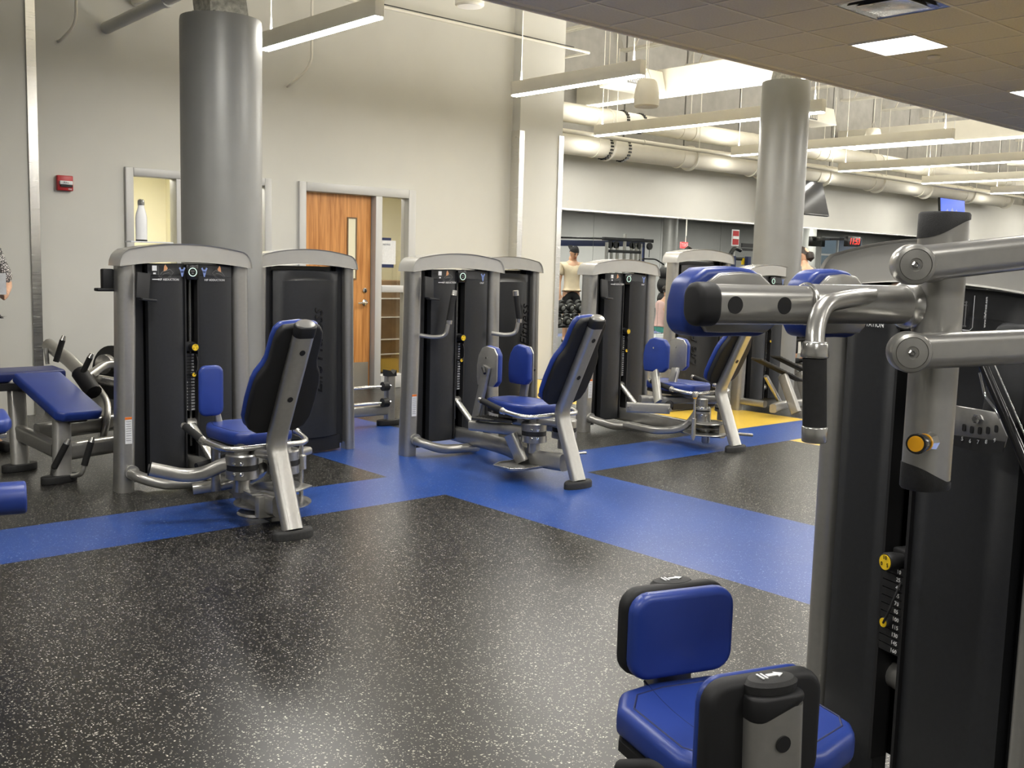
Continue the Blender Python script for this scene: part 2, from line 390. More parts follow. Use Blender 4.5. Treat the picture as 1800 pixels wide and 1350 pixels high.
for x in xs: g.bb(x-.012, x+.012, -4.5, 6.04, 3.428, 3.44)
for y in ys: g.bb(-6, 60, y-.012, y+.012, 3.427, 3.439)
g.bb(-6, 60, 6.03, 6.055, 3.41, 3.45)
g.build('ceiling_grid', 'grid', ceil, smooth=False)
for i, (x, y) in enumerate(PANELS):
    if i == 0:
        pl0 = root('ceiling_panel_light', (x, y, 3.42), 0, '', 'light', 'square panel lights in the tiled ceiling')
        f = MB()
        for a in ((-.3, -.28, -.3, .3), (.28, .3, -.3, .3), (-.28, .28, -.3, -.28), (-.28, .28, .28, .3)): f.bb(a[0], a[1], a[2], a[3], 0, .05)
        f.build('frame', 'grid', pl0, smooth=False); MB().bb(-.28, .28, -.28, .28, .012, .03).build('diffuser', 'glow', pl0, smooth=False)
        p = pl0
    else: p = copy_tree(pl0)
    p.location = (x, y, 3.42)
    p['label'] = ('square panel light glowing in the tiled ceiling right of the metal air diffuser' if (abs(x-8.325) < .1 and y > 4) else
                  'square panel light cut by the right edge of the photo' if (abs(x-11.375) < .1 and y > 4) else 'unseen square panel light in the tiled ceiling outside the view')
t = root('air_diffuser', (7.105, 4.045, 3.42), 0, 'square metal air diffuser set in the tiled ceiling', 'vent')
for s in (0, 1, 2):
    a, b, z = .285-.05*s, .255-.05*s, .0-.004*s
    f = MB(); r0 = [(-a, -a), (a, -a), (a, a), (-a, a)]; r1 = [(-b, -b), (b, -b), (b, b), (-b, b)]
    f.loft([[V(x, y, .01+z) for x, y in r0], [V(x, y, .055+z) for x, y in r1]], caps=False)
    f.build('louvre', 'steel', t, smooth=False)
MB().prism([(-.19, -.19), (.19, -.19), (.19, .19), (-.19, .19)], (0, 0, -.005), (1, 0, 0), (0, 1, 0), (0, 0, .012)).build('plaque', 'steel', t, bevel=.004)
MB().bb(-.285, .285, -.285, .285, .058, .064).build('backing', 'black', t, smooth=False)
thing(local(MB().lathe((8.93, 4.66, 3.405), [(.001, 0), (.045, 0), (.055, .02)], 20), (8.93, 4.66, 3.4)), 'sprinkler_cover', 'grid', 'small round sprinkler cover below the panel light in the tiled ceiling', 'sprinkler', loc=(8.93, 4.66, 3.4))

# trims, corner guards
struct('trim_1', MB().bb(2.93, 3.012, 10.035, 10.05, 0, 3.95).bb(3.0, 3.012, 10.04, 10.2, 0, 3.95), 'steel')
struct('trim_2', MB().bb(8.818, 8.90, 10.035, 10.05, 0, 3.2).bb(8.818, 8.83, 10.04, 10.2, 0, 3.2), 'steel')
struct('trim_3', MB().bb(9.51, 9.592, 10.035, 10.05, 0, 3.2).bb(9.58, 9.592, 10.04, 10.36, 0, 3.2), 'steel')
struct('baseboard_back', MB().bb(-6, .9, 10.18, 10.2, 0, .1).bb(3.0, 5.754, 10.185, 10.2, 0, .1).bb(7.318, 8.83, 10.185, 10.2, 0, .1), 'rubber')

# door and its side light
d = MB()
for a in ((5.754, 5.84, 0, 2.35), (6.75, 6.84, 0, 2.25), (7.215, 7.318, 0, 2.35), (5.84, 7.215, 2.25, 2.35), (6.841, 7.214, 1.14, 1.22), (6.841, 7.214, 0, .16)):
    d.bb(a[0], a[1], 10.165, 10.33, a[2], a[3])
df = tag(d.build('door_1', 'doorframe', bevel=.006), kind='structure')
MB().bb(5.85, 6.74, 10.255, 10.30, .01, 2.245).build('door_leaf', 'wood', df, smooth=False)
MB().bb(6.43, 6.53, 10.250, 10.256, 1.30, 1.98).build('vision_pane', 'cream', df, smooth=False)
fr = MB()
for a in ((6.415, 6.43, 1.285, 1.995), (6.53, 6.545, 1.285, 1.995), (6.43, 6.53, 1.98, 1.995), (6.43, 6.53, 1.285, 1.30)): fr.bb(a[0], a[1], 10.244, 10.256, a[2], a[3])
fr.build('vision_frame', 'office', df, smooth=False)
MB().bb(5.87, 6.72, 10.250, 10.256, .02, .32).build('kick_plate', 'kick', df, smooth=False)
h = MB(); h.lathe((6.66, 10.255, 1.02), [(.035, 0), (.035, .012), (.014, .018), (.012, .06)], 16, (0, -1, 0)); h.tube([(6.66, 10.20, 1.02), (6.64, 10.195, 1.02), (6.54, 10.20, 1.012)], .011)
h.build('door_handle', 'chrome', df); MB().lathe((6.66, 10.255, 1.16), [(.028, 0), (.028, .014), (.01, .016)], 16, (0, -1, 0)).build('door_lock', 'chrome', df)
MB().bb(6.84, 7.215, 10.25, 10.256, 1.22, 2.25).build('window_pane', 'glass', df, smooth=False)
MB().bb(6.84, 7.215, 10.25, 10.256, .16, 1.14).build('window_pane', 'glass', df, smooth=False)
nt_ = root('notice', (6.95, 10.235, 1.62), 0, 'grey paper notice holder with a dark blue edge taped in the side light', 'notice')
MB().bb(-.09, .13, 0, .012, -.15, .13).build('holder', 'label', nt_, smooth=False)
MB().bb(-.10, .10, -.004, .008, -.19, -.15).bb(-.09, .06, -.004, .008, .13, .16).build('holder_edge', 'navy', nt_, smooth=False)
text('NOTICE', .028, (0.0, -.002, .08), (1, 0, 0), (0, 0, 1), nt_, 'navy')
# window left of the column
w = MB()
for a in ((3.85, 3.93, .9, 2.35), (4.36, 4.44, .98, 2.27), (4.86, 4.94, .98, 2.27), (5.34, 5.42, .9, 2.35), (3.93, 5.34, 2.27, 2.35), (3.93, 5.34, .9, .98)):
    w.bb(a[0], a[1], 10.165, 10.33, a[2], a[3])
wo = tag(w.build('window_2', 'doorframe', bevel=.006), kind='structure')
for x0, x1 in ((3.93, 4.36), (4.44, 4.86), (4.94, 5.34)): MB().bb(x0, x1, 10.28, 10.286, .98, 2.27).build('window_pane', 'glass', wo, smooth=False)
# rooms behind
def room(name, x0, x1, y0, y1, h, m):
    r = MB(); t = .08
    r.bb(x0-t, x0, y0, y1, 0, h).bb(x1, x1+t, y0, y1, 0, h).bb(x0-t, x1+t, y1, y1+t, 0, h).bb(x0-t, x1+t, y0, y1+t, h, h+t)
    return struct(name, r, m)
room('wall_office', 3.2, 5.6, 10.36, 13.4, 2.7, 'cream'); area_light('added_office_fill', 4.5, 11.7, 2.62, 1.2, .3, 48)  # lamp added to light the room behind the window
room('wall_storeroom', 5.72, 9.3, 10.36, 13.2, 2.7, 'cream'); area_light('added_storeroom_fill', 7.4, 11.4, 2.62, 1.0, .2, 34)  # lamp added to light the room behind the door
for x, y, yy, l in ((4.5, 11.7, .3, 'unseen strip light added on the ceiling of the office behind the left window'), (7.4, 11.4, .2, 'unseen strip light added on the ceiling of the room behind the door')):
    thing(local(MB().bb(x-.6, x+.6, y-yy/2, y+yy/2, 2.635, 2.67), (x, y, 2.6)), 'added_strip_light', 'glow', l, 'light', loc=(x, y, 2.6), smooth=False)  # unseen fixtures added to go with the two room fill lamps
c = root('cupboard', (8.0, 11.6, 0), 0, 'brown cupboard with shelves inside the room behind the side light', 'cupboard')
MB().bb(-1.1, .9, .0, .45, 0, 1.25).build('body', 'office', c, bevel=.01)
for z in (.25, .45, .75, 1.0): MB().bb(-1.08, .88, -.02, 0, z, z+.015).build('shelf_edge', 'label', c, smooth=False)

# fire alarm
fa = root('fire_alarm_pull', (3.28, 10.2, 2.15), 0, 'red fire alarm pull station on the wall right of the left metal trim', 'alarm')
MB().bb(-.072, .072, -.05, 0, -.07, .07).build('body', 'red', fa, bevel=.008)
MB().bb(-.055, .060, -.075, -.05, -.015, .02).build('pull_bar', 'label', fa, bevel=.004); text('PULL', .022, (0, -.0765, .003), (1, 0, 0), (0, 0, 1), fa, 'black')
MB().bb(-.045, .060, -.065, -.05, -.035, -.017).build('recess', 'black', fa, smooth=False); text('FIRE', .018, (.042, -.0515, -.055), (1, 0, 0), (0, 0, 1), fa)

# columns
def column(cx, cy, r, h, label, core):
    c = root('column', (cx, cy, 0), 0, label, 'column')
    b = MB(); n = 48; prof = []
    ring = lambda z, rr: [V(rr*cos(2*pi*k/n), rr*sin(2*pi*k/n), z) for k in range(n)]
    b.loft([ring(0, r), ring(h-.03, r), ring(h, r-.004)]); b.build('casing', 'column', c)
    a = MB(); n = 14; rings = []
    for i in range(14):
        z = h-.02+(5.6-h)*i/13
        rings.append([V((core[0]+random.uniform(-.02, .02))*x, (core[1]+random.uniform(-.02, .02))*y, z) for x, y in ((1, 1), (0, 1.05), (-1, 1), (-1.04, 0), (-1, -1), (0, -1.03), (1, -1), (1.05, 0))])
    a.loft(rings); a.build('core', 'fireproof', c)
    e = MB(); ring = []
    for k in range(26):
        t = 2*pi*k/26; q = random.uniform(.7, 1.0)*(r-.04)
        e.lathe((q*cos(t)*.7, q*sin(t)*.7, h-.02), [(0, -.01), (.07, 0), (.05, random.uniform(.02, .05)), (0, .05)], 7)
    e.build('packing', 'fireproof', c, kind='stuff')
    return c
column(3.30, 6.92, .277, 3.13, 'thick grey round column behind the leftmost weight machine', (.145, .12))
column(10.02, 6.93, .268, 3.60, 'grey round column standing between the yellow floor strip and the mirror wall', (.12, .12))

# linear luminaires
for i, x in enumerate(LINE_X):
    y0, y1 = (6.66, 8.45) if i == 0 else (6.75, 8.6) if i == 1 else (6.70, 10.28)
    q = ['left end hidden by the thick left column', 'above the door and pilaster, second from the left', 'passing behind the right column, third from the left', 'fourth from the left, right of the right column',
         'fifth from the left, above the wall television', 'sixth from the left, near the right edge', 'shortest visible one at the right edge'][i] if i < 7 else 'outside the view beyond the right edge'
    l = root('linear_pendant_light', (x, (y0+y1)/2, LINE_Z), 0, 'long hanging linear light, '+q, 'light', 'linear lights hung in a row from the high ceiling')
    L2 = (y1-y0)/2
    MB().bb(-.04, .04, -L2, L2, .012, .15).build('housing', 'duct', l, bevel=.003)
    MB().bb(-.036, .036, -L2+.01, L2-.01, -.004, .014).build('diffuser', 'glow', l, smooth=False)
    for s in (-1, 1):
        MB().cyl((0, s*(L2-.12), .15), (0, s*(L2-.12), 2.3), .0045, n=6).cyl((0, s*(L2-.12), .15), (0, s*(L2-.12), .26), .010, .006, n=8).build('suspension_cable', 'paint', l)

# structure of the open ceiling
for k in range(13):
    x = 10.9+1.62*k
    j = MB()
    for z in (4.35, 4.95):
        for s in (-.04, .04): j.bb(s-.018, s+.018, 6.06, 11.85, z-.02, z+.02)
    zz = [(6.1+.32*i, 4.37 if i % 2 else 4.93) for i in range(18)]
    j.tube([(0, a, b) for a, b in zz], .014)
    jo = local(j, (0, 0, 0)).build('roof_joist', 'paint', loc=(x, 0, 0)) if k == 0 else j0.copy()
    if k == 0: j0 = jo
    else: COL.objects.link(jo); jo.location = (x, 0, 0)
    jo.location.z = .62 if k % 1 == 0 else 0
    tag(jo, 'white open web roof joist in the open ceiling above the mirror wall', 'joist', 'white open web roof joists')
bmz = [(11.55, 3.95, 'boxed white beam with a light strip along its underside above the hanging speaker'), (18.9, 3.98, 'boxed white beam with a light strip, right of the right column')]
for x, z, l in bmz:
    b = root('lit_beam', (x, 0, z), 0, l, 'beam')
    MB().bb(-.13, .13, 6.4, 11.7, 0, .36).build('box', 'duct', b, bevel=.006)
    MB().bb(-.135, -.05, 6.4, 11.7, -.03, .0).build('diffuser', 'glow_dim', b, smooth=False)
    for y in (7.6, 9.3, 11): MB().bb(-.134, .134, y-.006, y+.006, -.002, .364).build('joint', 'grid', b, smooth=False)
def duct(path, r, name, label, bands=(), seams=1.1, cat='duct', hang=True):
    d = root(name, path[0], 0, label, cat); o = V(path[0]); ho = -r-.03 if path[0][2] < 3.5 else 0; P_ = [V(p)-o for p in path]
    MB().tube(P_, circ(r, 28)).build('duct_body' if cat == 'duct' else 'pipe_body', 'duct', d)
    Lx = (P_[-1]-P_[0]); ln = Lx.length; u = Lx.normalized()
    if seams:
        k = seams
        while k < min(ln, 22):
            MB().cyl(u*k, u*(k+.03), r+.006, n=28).build('seam_ring', 'duct', d)
            if hang and r > .1: MB().cyl(u*(k+.3)+V(0, ho, r*(ho == 0)), u*(k+.3)+V(0, ho, r+1.2), .006, n=6).cyl(u*(k+.29), u*(k+.32), r+.01+.02*(ho != 0), n=28).build('hanger', 'paint', d)
            k += seams*1.7
    for a, wd in bands:
        g = MB()
        for q in (0, .38):
            for i in range(22):
                t = 2*pi*i/22; c, s = cos(t)*(r+.004), sin(t)*(r+.004)
                g.box(tuple(u*(a+q)+V(0, c, s)), (.05, .026, .026))
        g.build('marker_band', 'gloss', d, kind='stuff')
    return d
duct([(9.6, 10.62, 3.63), (40, 10.62, 3.72)], .135, 'round_duct', 'upper cream round duct crossing above the mirror wall', bands=((1.7, 1),))
duct([(9.6, 10.62, 3.22), (16.6, 10.62, 3.27), (24, 10.62, 3.27)], .165, 'round_duct', 'lower cream round duct resting just above the mirror wall', bands=((1.35, 1),))
duct([(9.6, 10.36, 3.33), (40, 10.36, 3.33)], .032, 'sprinkler_pipe', 'thin cream pipe running in front of the lower round duct', seams=1.9, cat='pipe')
duct([(9.6, 9.3, 4.62), (40, 9.3, 4.62)], .045, 'sprinkler_pipe', 'white pipe high in the open ceiling over the linear lights', seams=0, cat='pipe')
duct([(9.6, 8.6, 4.35), (40, 8.6, 4.35)], .03, 'conduit', 'white conduit high in the open ceiling near the tiled edge', seams=0, cat='pipe')
for x, l in ((15.2, 'cream air terminal box with a side grille behind the right column'), (10.95, 'cream air terminal box with a side grille right of the pilaster'), (24.0, 'cream air terminal box with a side grille over the television wall')):
    b = root('air_terminal_box', (x, 10.39, 3.95), 0, l, 'vent')
    if x < 12: b.scale = (.75, 1, 1)
    MB().prism([(-.5, 0), (.5, 0), (.62, -.26), (-.5, -.26)], (0, 0, .3), (1, 0, 0), (0, 0, 1), (0, -.5, 0)).build('case', 'duct', b, bevel=.01)
    g = MB()
    for k in range(9): g.bb(-.42+k*.05, -.40+k*.05, -.51, -.50, .08, .26)
    for q in (-.4, .4): MB().cyl((q, -.25, .3), (q, -.25, 1.64), .008, n=6).build('hanger', 'paint', b)
    MB().bb(-.45, .02, -.505, -.50, .06, .28).build('grille', 'grey_print', b, smooth=False); g.build('grille_slat', 'duct', b, smooth=False)
def speaker(x, y, z, l):
    s = root('pendant_speaker', (x, y, z), 0, l, 'speaker')
    b = MB().lathe((0, 0, 0), [(.02, -.15), (.13, -.155), (.145, -.14), (.148, -.05), (.135, .05), (.115, .13), (.09, .155), (.02, .165)], 24); b.build('body', 'duct', s)
    MB().lathe((0, 0, 0), [(.02, -.158), (.12, -.158), (.12, -.152)], 24).build('grille', 'grid', s)
    MB().tube([(-.09, 0, .14), (0, 0, .28), (.09, 0, .14)], .004).cyl((0, 0, .28), (0, 0, 2.0), .004, n=6).build('hanging_wire', 'paint', s)
speaker(9.22, 8.28, 3.52, 'cream pendant speaker hanging left of the right column'); speaker(16.77, 9.76, 3.88, 'cream pendant speaker hanging right of the right column')
speaker(*(4.053, 10.087, 4.033), 'pendant speaker whose underside peeks in at the top edge left of the thick column'); speaker(*(6.581, 8.296, 4.184), 'pendant speaker whose underside peeks in at the top edge over the door wall')
speaker(23.2, 9.05, 3.75, 'cream pendant speaker hanging near the right edge')
# conduits on the left wall
def pipe(path, r, l, rad=.12, m='paint', name='conduit'):
    o = V(path[0]); return thing(MB().tube([V(p)-o for p in path], r, rad=rad), name, m, l, 'pipe', loc=path[0])
pipe([(3.37, 10.0, 5.6), (3.36, 10.0, 3.58), (3.26, 10.12, 3.44), (3.26, 10.2, 3.44)], .014, 'thin white conduit bending into the wall above the red alarm')
pipe([(5.80, 10.0, 5.6), (5.80, 10.0, 3.56), (5.62, 10.12, 3.36), (5.62, 10.2, 3.34)], .014, 'thin white conduit bending into the wall right of the thick column')
pp = pipe([(3.70, 10.2, 3.63), (3.70, 6.1, 3.70)], .055, 'grey drain pipe entering the wall beside the thick column', 0, 'wall', 'drain_pipe')
for y, z in ((-1.4, .02), (-2.6, .04)): MB().cyl((0, y, z), (0, y-.06, z), .066, n=20).build('pipe_coupling', 'wall', pp)
cdt = pipe([(4.4, 9.92, 4.30), (9.9, 9.92, 4.30), (9.9, 10.7, 4.30)], .016, 'horizontal white conduit with cable ties crossing above the door wall', .03)
MB().tube([(0, -.01, .022), (2.4, -.01, .03), (5.2, -.01, .022)], .006).build('tied_cable', 'black', cdt)

# ---------------------------------------------------------------- strength machines
def arc_cap(hw, z0, rise, n=16):
    """upper outline of a tower cap: rounded shoulders and a low arch"""
    pts = []; r = .085
    for k in range(6):
        a = pi - (pi/2)*k/5; pts.append((-hw+r+r*cos(a), z0+.112*sin(a)))
    for k in range(1, n):
        x = -hw+r+(2*hw-2*r)*k/n; pts.append((x, z0+.112+rise*(1-(x/(hw-r))**2)))
    for k in range(6):
        a = pi/2 - (pi/2)*k/5; pts.append((hw-r+r*cos(a), z0+.112*sin(a)))
    return pts
def tower(t, hw=.435, pw=.11, top=1.58, gap=(-.015, .072), panel=(-.255, .31), back=False, tx=.06, dep=.13, bowk=.028, z0=.10, flare=1):
    zc = top-.15
    # cap: lofted from front to back with a rounded edge
    cap_up = arc_cap(hw+.008, zc, top-zc-.112); n = len(cap_up)
    low = [(x, zc+.034*(1-(x/hw)**2)) for x in [hw-2*hw*k/(n-1) for k in range(n)]]
    rings = []
    for y, q, e in ((-.018, .92, .0), (-.026, .97, 0), (-.03, 1, 0), (dep+.03, 1, 0), (dep+.042, .97, 0), (dep+.045, .9, 0)):
        cz = zc+.05
        r = [V(x*(1-(1-q)*.12), y, cz+(z-cz)*(q if z > cz else 1)) for x, z in cap_up] + [V(x*(1-(1-q)*.12), y, z+(1-q)*.05) for x, z in low]
        rings.append(r)
    MB().loft(rings).build('top_cap', 'cap', t, ang=40)
    for s in (-1, 1):
        rr = []
        for z, o in ((0, .028), (.5, .014), (1.0, .004), (zc+.02, 0)):
            cx = s*(hw-pw/2+o*flare)
            rr.append([V(cx+a, dep/2+b, z) for a, b in rrect(pw, dep, .035, 5)])
        MB().loft(rr).build('upright', 'frame', t, ang=60)
        MB().bb(s*(hw-pw-.02)-.035, s*(hw-pw-.02)+.035, dep*.45, dep+.02, .05, zc+.03).build('side_channel', 'black', t, smooth=False)
    pl, pr_ = panel; zt = lambda x: zc+.026*(1-(x/hw)**2)-.003
    if not back:
        for x0, x1 in ((pl, gap[0]), (gap[1], pr_)):
            b = MB(); k = 8; rings = []
            for i in range(k+1):
                x = x0+(x1-x0)*i/k; bow = bowk*sin(pi*i/k)**.6 if 0 < i < k else 0
                rings.append([V(x, -bow+.01, z0), V(x, -bow+.01, zt(x)-.075), V(x, -bow*.3+.01, zt(x)-.07), V(x, .012, zt(x)), V(x, .06, zt(x)), V(x, .06, z0)])
            b.loft(rings); b.build('front_shroud', 'shroud', t, ang=25)
        MB().bb(gap[0]-.004, gap[0]+.006, -.004, .05, .1, zc).bb(gap[1]-.006, gap[1]+.004, -.004, .05, .1, zc).build('shroud_edge', 'black', t, smooth=False)
        MB().bb(-hw+pw, hw-pw, .10, .115, .08, zc+.02).build('rear_panel', 'gloss', t, smooth=False)
        gc = (gap[0]+gap[1])/2
        MB().cyl((gc-.018, .07, .25), (gc-.018, .07, zc-.08), .009, n=10).build('guide_rod', 'silver', t)
        MB().cyl((gc+.018, .07, .25), (gc+.018, .07, zc-.08), .009, n=10).build('guide_rod', 'silver', t)
    else:
        w0 = hw-pw-.055
        b = MB(); k = 14; rings = []
        for i in range(k+1):
            a = -1+2*i/k; x = w0*a; bow = .07*(1-abs(a)**3.0)
            rings.append([V(x, -bow+.03, .13), V(x, -bow+.03, zt(x)-.11), V(x, -bow*.55+.03, zt(x)-.085), V(x, .03, zt(x)-.03), V(x, .09, zt(x)-.03), V(x, .09, .13)])
        b.loft(rings); b.build('rear_shroud', 'shroud', t, ang=30)
        b = MB(); rings = []
        for i in range(k+1):
            a = -1+2*i/k; x = (w0+.03)*a; bow = .05*(1-abs(a)**3)
            rings.append([V(x, -bow+.03, .015), V(x, -bow+.03, .125), V(x, .09, .125), V(x, .09, .015)])
        b.loft(rings); b.build('kick_cover', 'black', t, ang=30)
        MB().bb(-hw+pw, hw-pw, .10, .115, .06, zc+.02).build('inner_panel', 'gloss', t, smooth=False)
        o = text('Life Fitness', .145, (tx, -.0425, .80), (0, 0, 1), (-1, 0, 0), t, 'gloss', 'raised_lettering', shear=.35, ext=.003)
def weights(t, gap, knob, pin, n, z0, z1, numbers, size=.018, numx=.0, ys=.03, nw=.11):
    gc = (gap[0]+gap[1])/2; st = (z1-z0)/n
    for k in range(n):
        z = z1-st*(k+1)
        MB().bb(gc-nw, gc+nw, ys, .095, z+.0015, z+st-.0015).build('weight_plate', 'black', t, smooth=False)
    text('\n'.join(numbers), size, (gc+numx, ys-.0015, (z0+z1)/2), (1, 0, 0), (0, 0, 1), t, 'white', 'weight_numbers', space=st/size*1.0, align='CENTER')
    MB().bb(gc-.035, gc+.035, .02, .09, knob-.03, knob+.03).build('selector_block', 'black', t, bevel=.006)
    k = MB(); k.lathe((gc+.004, .02, knob), [(.020, 0), (.026, .03), (.027, .055), (.024, .06)], 20, (0, -1, 0)); ko = k.build('add_on_knob', 'black', t)
    MB().lathe((gc+.004, -.04, knob), [(.0215, 0), (.0215, .002)], 20, (0, -1, 0)).build('knob_face', 'yellow', ko)
    for i, (s, a) in enumerate((('10', 90), ('5', -30), ('0', 210))):
        text(s, .016, (gc+.004+.013*cos(radians(a)), -.0428, knob+.013*sin(radians(a))), (1, 0, 0), (0, 0, 1), ko, 'black', 'dial_number', ext=.0004)
    p = MB(); p.lathe((gc, .03, pin), [(.008, 0), (.008, .03), (.014, .035), (.015, .055), (.012, .058)], 16, (0, -1, 0)); po = p.build('selector_pin', 'black', t)
    MB().lathe((gc, -.028, pin), [(.013, 0), (.013, .002)], 16, (0, -1, 0)).build('pin_face', 'yellow', po)
    MB().tube([(gc+.002, -.03, pin), (gc+.02, -.034, pin+.03), (gc+.03, -.02, (pin+knob)/2), (gc+.030, .0, knob-.05)], .0035, rad=.03).build('pin_cord', 'black', t)
def counter(t, gc, z):
    MB().bb(gc-.042, gc+.042, -.02, .02, z-.05, z+.05).build('counter_case', 'gloss', t, bevel=.008)
    r = MB(); r.tube([(gc+.026*cos(2*pi*k/24), -.0225, z+.026*sin(2*pi*k/24)) for k in range(25)], .0022); r.build('counter_ring', 'ring', t)
    MB().bb(gc-.012, gc+.012, -.0225, -.0205, z+.004, z+.010).bb(gc-.006, gc+.006, -.0225, -.0205, z-.012, z-.004).build('counter_digits', 'grey_print', t, smooth=False)
def line(pts, r, t, m, name, z=0): MB().tube([V(p) for p in pts], r).build(name, m, t)
def leg_art(t, cx, z, y, s, flip=1, hue='orange_leg'):
    """line drawing of a bent leg with one muscle coloured"""
    f = lambda a, b: (cx+flip*a*s, y, z+b*s)
    line([f(-.045, -.04), f(-.02, -.005), f(0, .0), f(.03, .012), f(.055, -.01), f(.03, -.045)], .0011, t, 'grey_print', 'leg_outline')
    line([f(-.035, -.04), f(-.008, -.018), f(.022, -.012), f(.04, -.02), f(.018, -.045)], .0011, t, 'grey_print', 'leg_outline')
    MB().prism([(-.012, -.004), (-.008, .03), (.0, .042), (.016, .018), (.010, .006)], f(0, 0), (flip*s, 0, 0), (0, 0, s), (0, -.001, 0)).build('muscle_print', hue, t, smooth=False)
def muscle_art(t, cx, z, y, s):
    f = MB(); o = (cx, y, z)
    for pts in ([(-.022, .02), (-.012, .026), (.0, -.004), (-.004, -.012)], [(.022, .02), (.012, .026), (0, -.004), (.004, -.012)], [(-.012, -.0), (.012, 0), (.004, -.035), (-.004, -.035)], [(-.006, .012), (.006, .012), (.004, .0), (-.004, 0)]):
        f.prism(pts, o, (s, 0, 0), (0, 0, s), (0, -.001, 0))
    f.build('muscle_print', 'blue_print', t, smooth=False)
def placard(t, hw, left, right, xl, xr, z=1.405, combo=True, web=True):
    y = -.0255
    for x, ttl in ((xl, left), (xr, right)):
        if ttl: text(ttl, .0195, (x+.02, y-.001, z-.055), (1, 0, 0), (0, 0, 1), t, 'white', 'title_lettering', sx=.92)
    MB().bb(xl-.085, xl-.055, y, y+.002, z+.0, z+.032).build('notice_square', 'label', t, smooth=False)
    MB().bb(xl-.078, xl-.062, y-.001, y+.001, z-.022, z-.012).build('notice_hand', 'label', t, smooth=False)
    MB().bb(xl-.085, xl-.04, y, y+.001, z-.057, z-.051).build('small_print', 'label', t, smooth=False)
    for pts in ([(xl-.045, y, z+.03), (xl-.045, y, z-.03), (xl-.035, y, z-.042), (xl+.075, y, z-.042)], ): line(pts, .0008, t, 'grey_print', 'placard_border')
    leg_art(t, xl, z, y, .95)
def warn(t, hw, pw=.11, z=.40):
    x = -hw+pw/2-.016
    s = MB().bb(x-.022, x+.022, -.004, .0, z-.085, z+.085).build('warning_sticker', 'label', t, smooth=False)
    MB().bb(x-.022, x+.022, -.0055, -.0035, z+.07, z+.085).build('sticker_header', 'orange_print', s, smooth=False)
    b = MB()
    for k in range(9): b.bb(x-.016, x+.016, -.005, -.0038, z+.055-.015*k, z+.058-.015*k)
    b.build('sticker_text', 'grey_print', s, smooth=False)
def phone_holder(t, x, z, side=1):
    """black leaning cradle on the tower side"""
    a = MB(); a.box((x, -.05, z+.03), (.085, .02, .17), M4=Matrix.Rotation(radians(-14), 3, 'X') @ Matrix.Rotation(radians(9), 3, 'Y'))
    h = a.build('phone_holder', 'black', t, bevel=.006)
    MB().box((x+.022, -.075, z-.055), (.095, .055, .016), M4=Matrix.Rotation(radians(6), 3, 'Y')).build('holder_shelf', 'shroud', h, bevel=.004)
def bumper(t, hw, pw, z=.10):
    MB().tube([(-hw+pw*.5, .02, z+.03), (-hw+pw*.55, -.075, z+.015), (-hw+.20, -.15, z-.04), (.0, -.16, z-.05), (.10, -.16, z-.05)], rrect(.075, .062, .025), rad=.10).build('front_bumper', 'frame', t)
    MB().cyl((-hw+pw*.5, -.018, z+.03), (-hw+pw*.5, .01, z+.03), .046).build('bumper_flange', 'frame', t)
OVAL = rrect(.118, .068, .030, 5)
def rear_post(t, px, lean=-.30, top=1.145, foot=-1.60, bend=-1.41):
    zt, yt = top, bend+(top-.49)*-.48
    MB().tube([(px, foot, .045), (px, bend, .50), (px, yt, zt)], OVAL, up=(0, 1, 0), rad=.07).build('back_post', 'frame', t)
    u = V(0, yt-bend, zt-.50).normalized(); nb = V(0, -u.z, u.y)
    MB().tube([V(px, yt, zt)-u*.045, V(px, yt, zt)+u*.02], rrect(.122, .073, .03, 5), up=(0, 1, 0)).build('post_cap', 'black', t, bevel=.006)
    bc = V(px, yt, zt)+u*.022; e2 = (nb*.93-u*.36).normalized(); e3 = (u*.93+nb*.36).normalized()
    MB().loft([[bc+V(a*q, 0, 0)+e2*(b*q)+e3*h for a, b in circ(.056, 24, .034)] for q, h in ((.97, -.015), (1, 0), (.85, .008), (.3, .012))]).build('cap_badge', 'frame', t)
    for d in (.13, .42):
        c = V(px, yt, zt)-u*d+nb*.033
        MB().cyl(c, c+nb*.004, .016, n=20).build('hole_plug', 'black', t)
    f = MB(); o = []
    for k in range(24):
        a = 2*pi*k/24; o.append((.125*cos(a)*(1 if abs(cos(a)) < .9 else .98), .055*sin(a)))
    f.loft([[V(px+x, foot+y, z) for x, y in [(q[0]*s, q[1]*s) for q in o]] for z, s in ((0, 1), (.035, 1), (.045, .95), (.05, .88))])
    f.build('rubber_foot', 'rubber', t, ang=30)
    # back cushion
    half = [(0, 0), (.12, 0), (.175, .03), (.20, .09), (.205, .20), (.20, .32), (.188, .37), (.160, .42), (.147, .46), (.144, .58), (.135, .63), (.11, .665), (0, .675)]
    outl = [(x, y) for x, y in half] + [(-x, y) for x, y in half[1:-1][::-1]]
    base = V(px, bend, .50)+u*.05-nb*.016
    MB().prism([(x*.97, y) for x, y in outl], base, (1, 0, 0), u, -nb*.045).build('back_shell', 'black', t, bevel=.016, seg=3)
    MB().prism(outl, base-nb*.040, (1, 0, 0), u, -nb*.045).build('back_cushion', 'vinyl', t, bevel=.022, seg=4)
    return u, nb
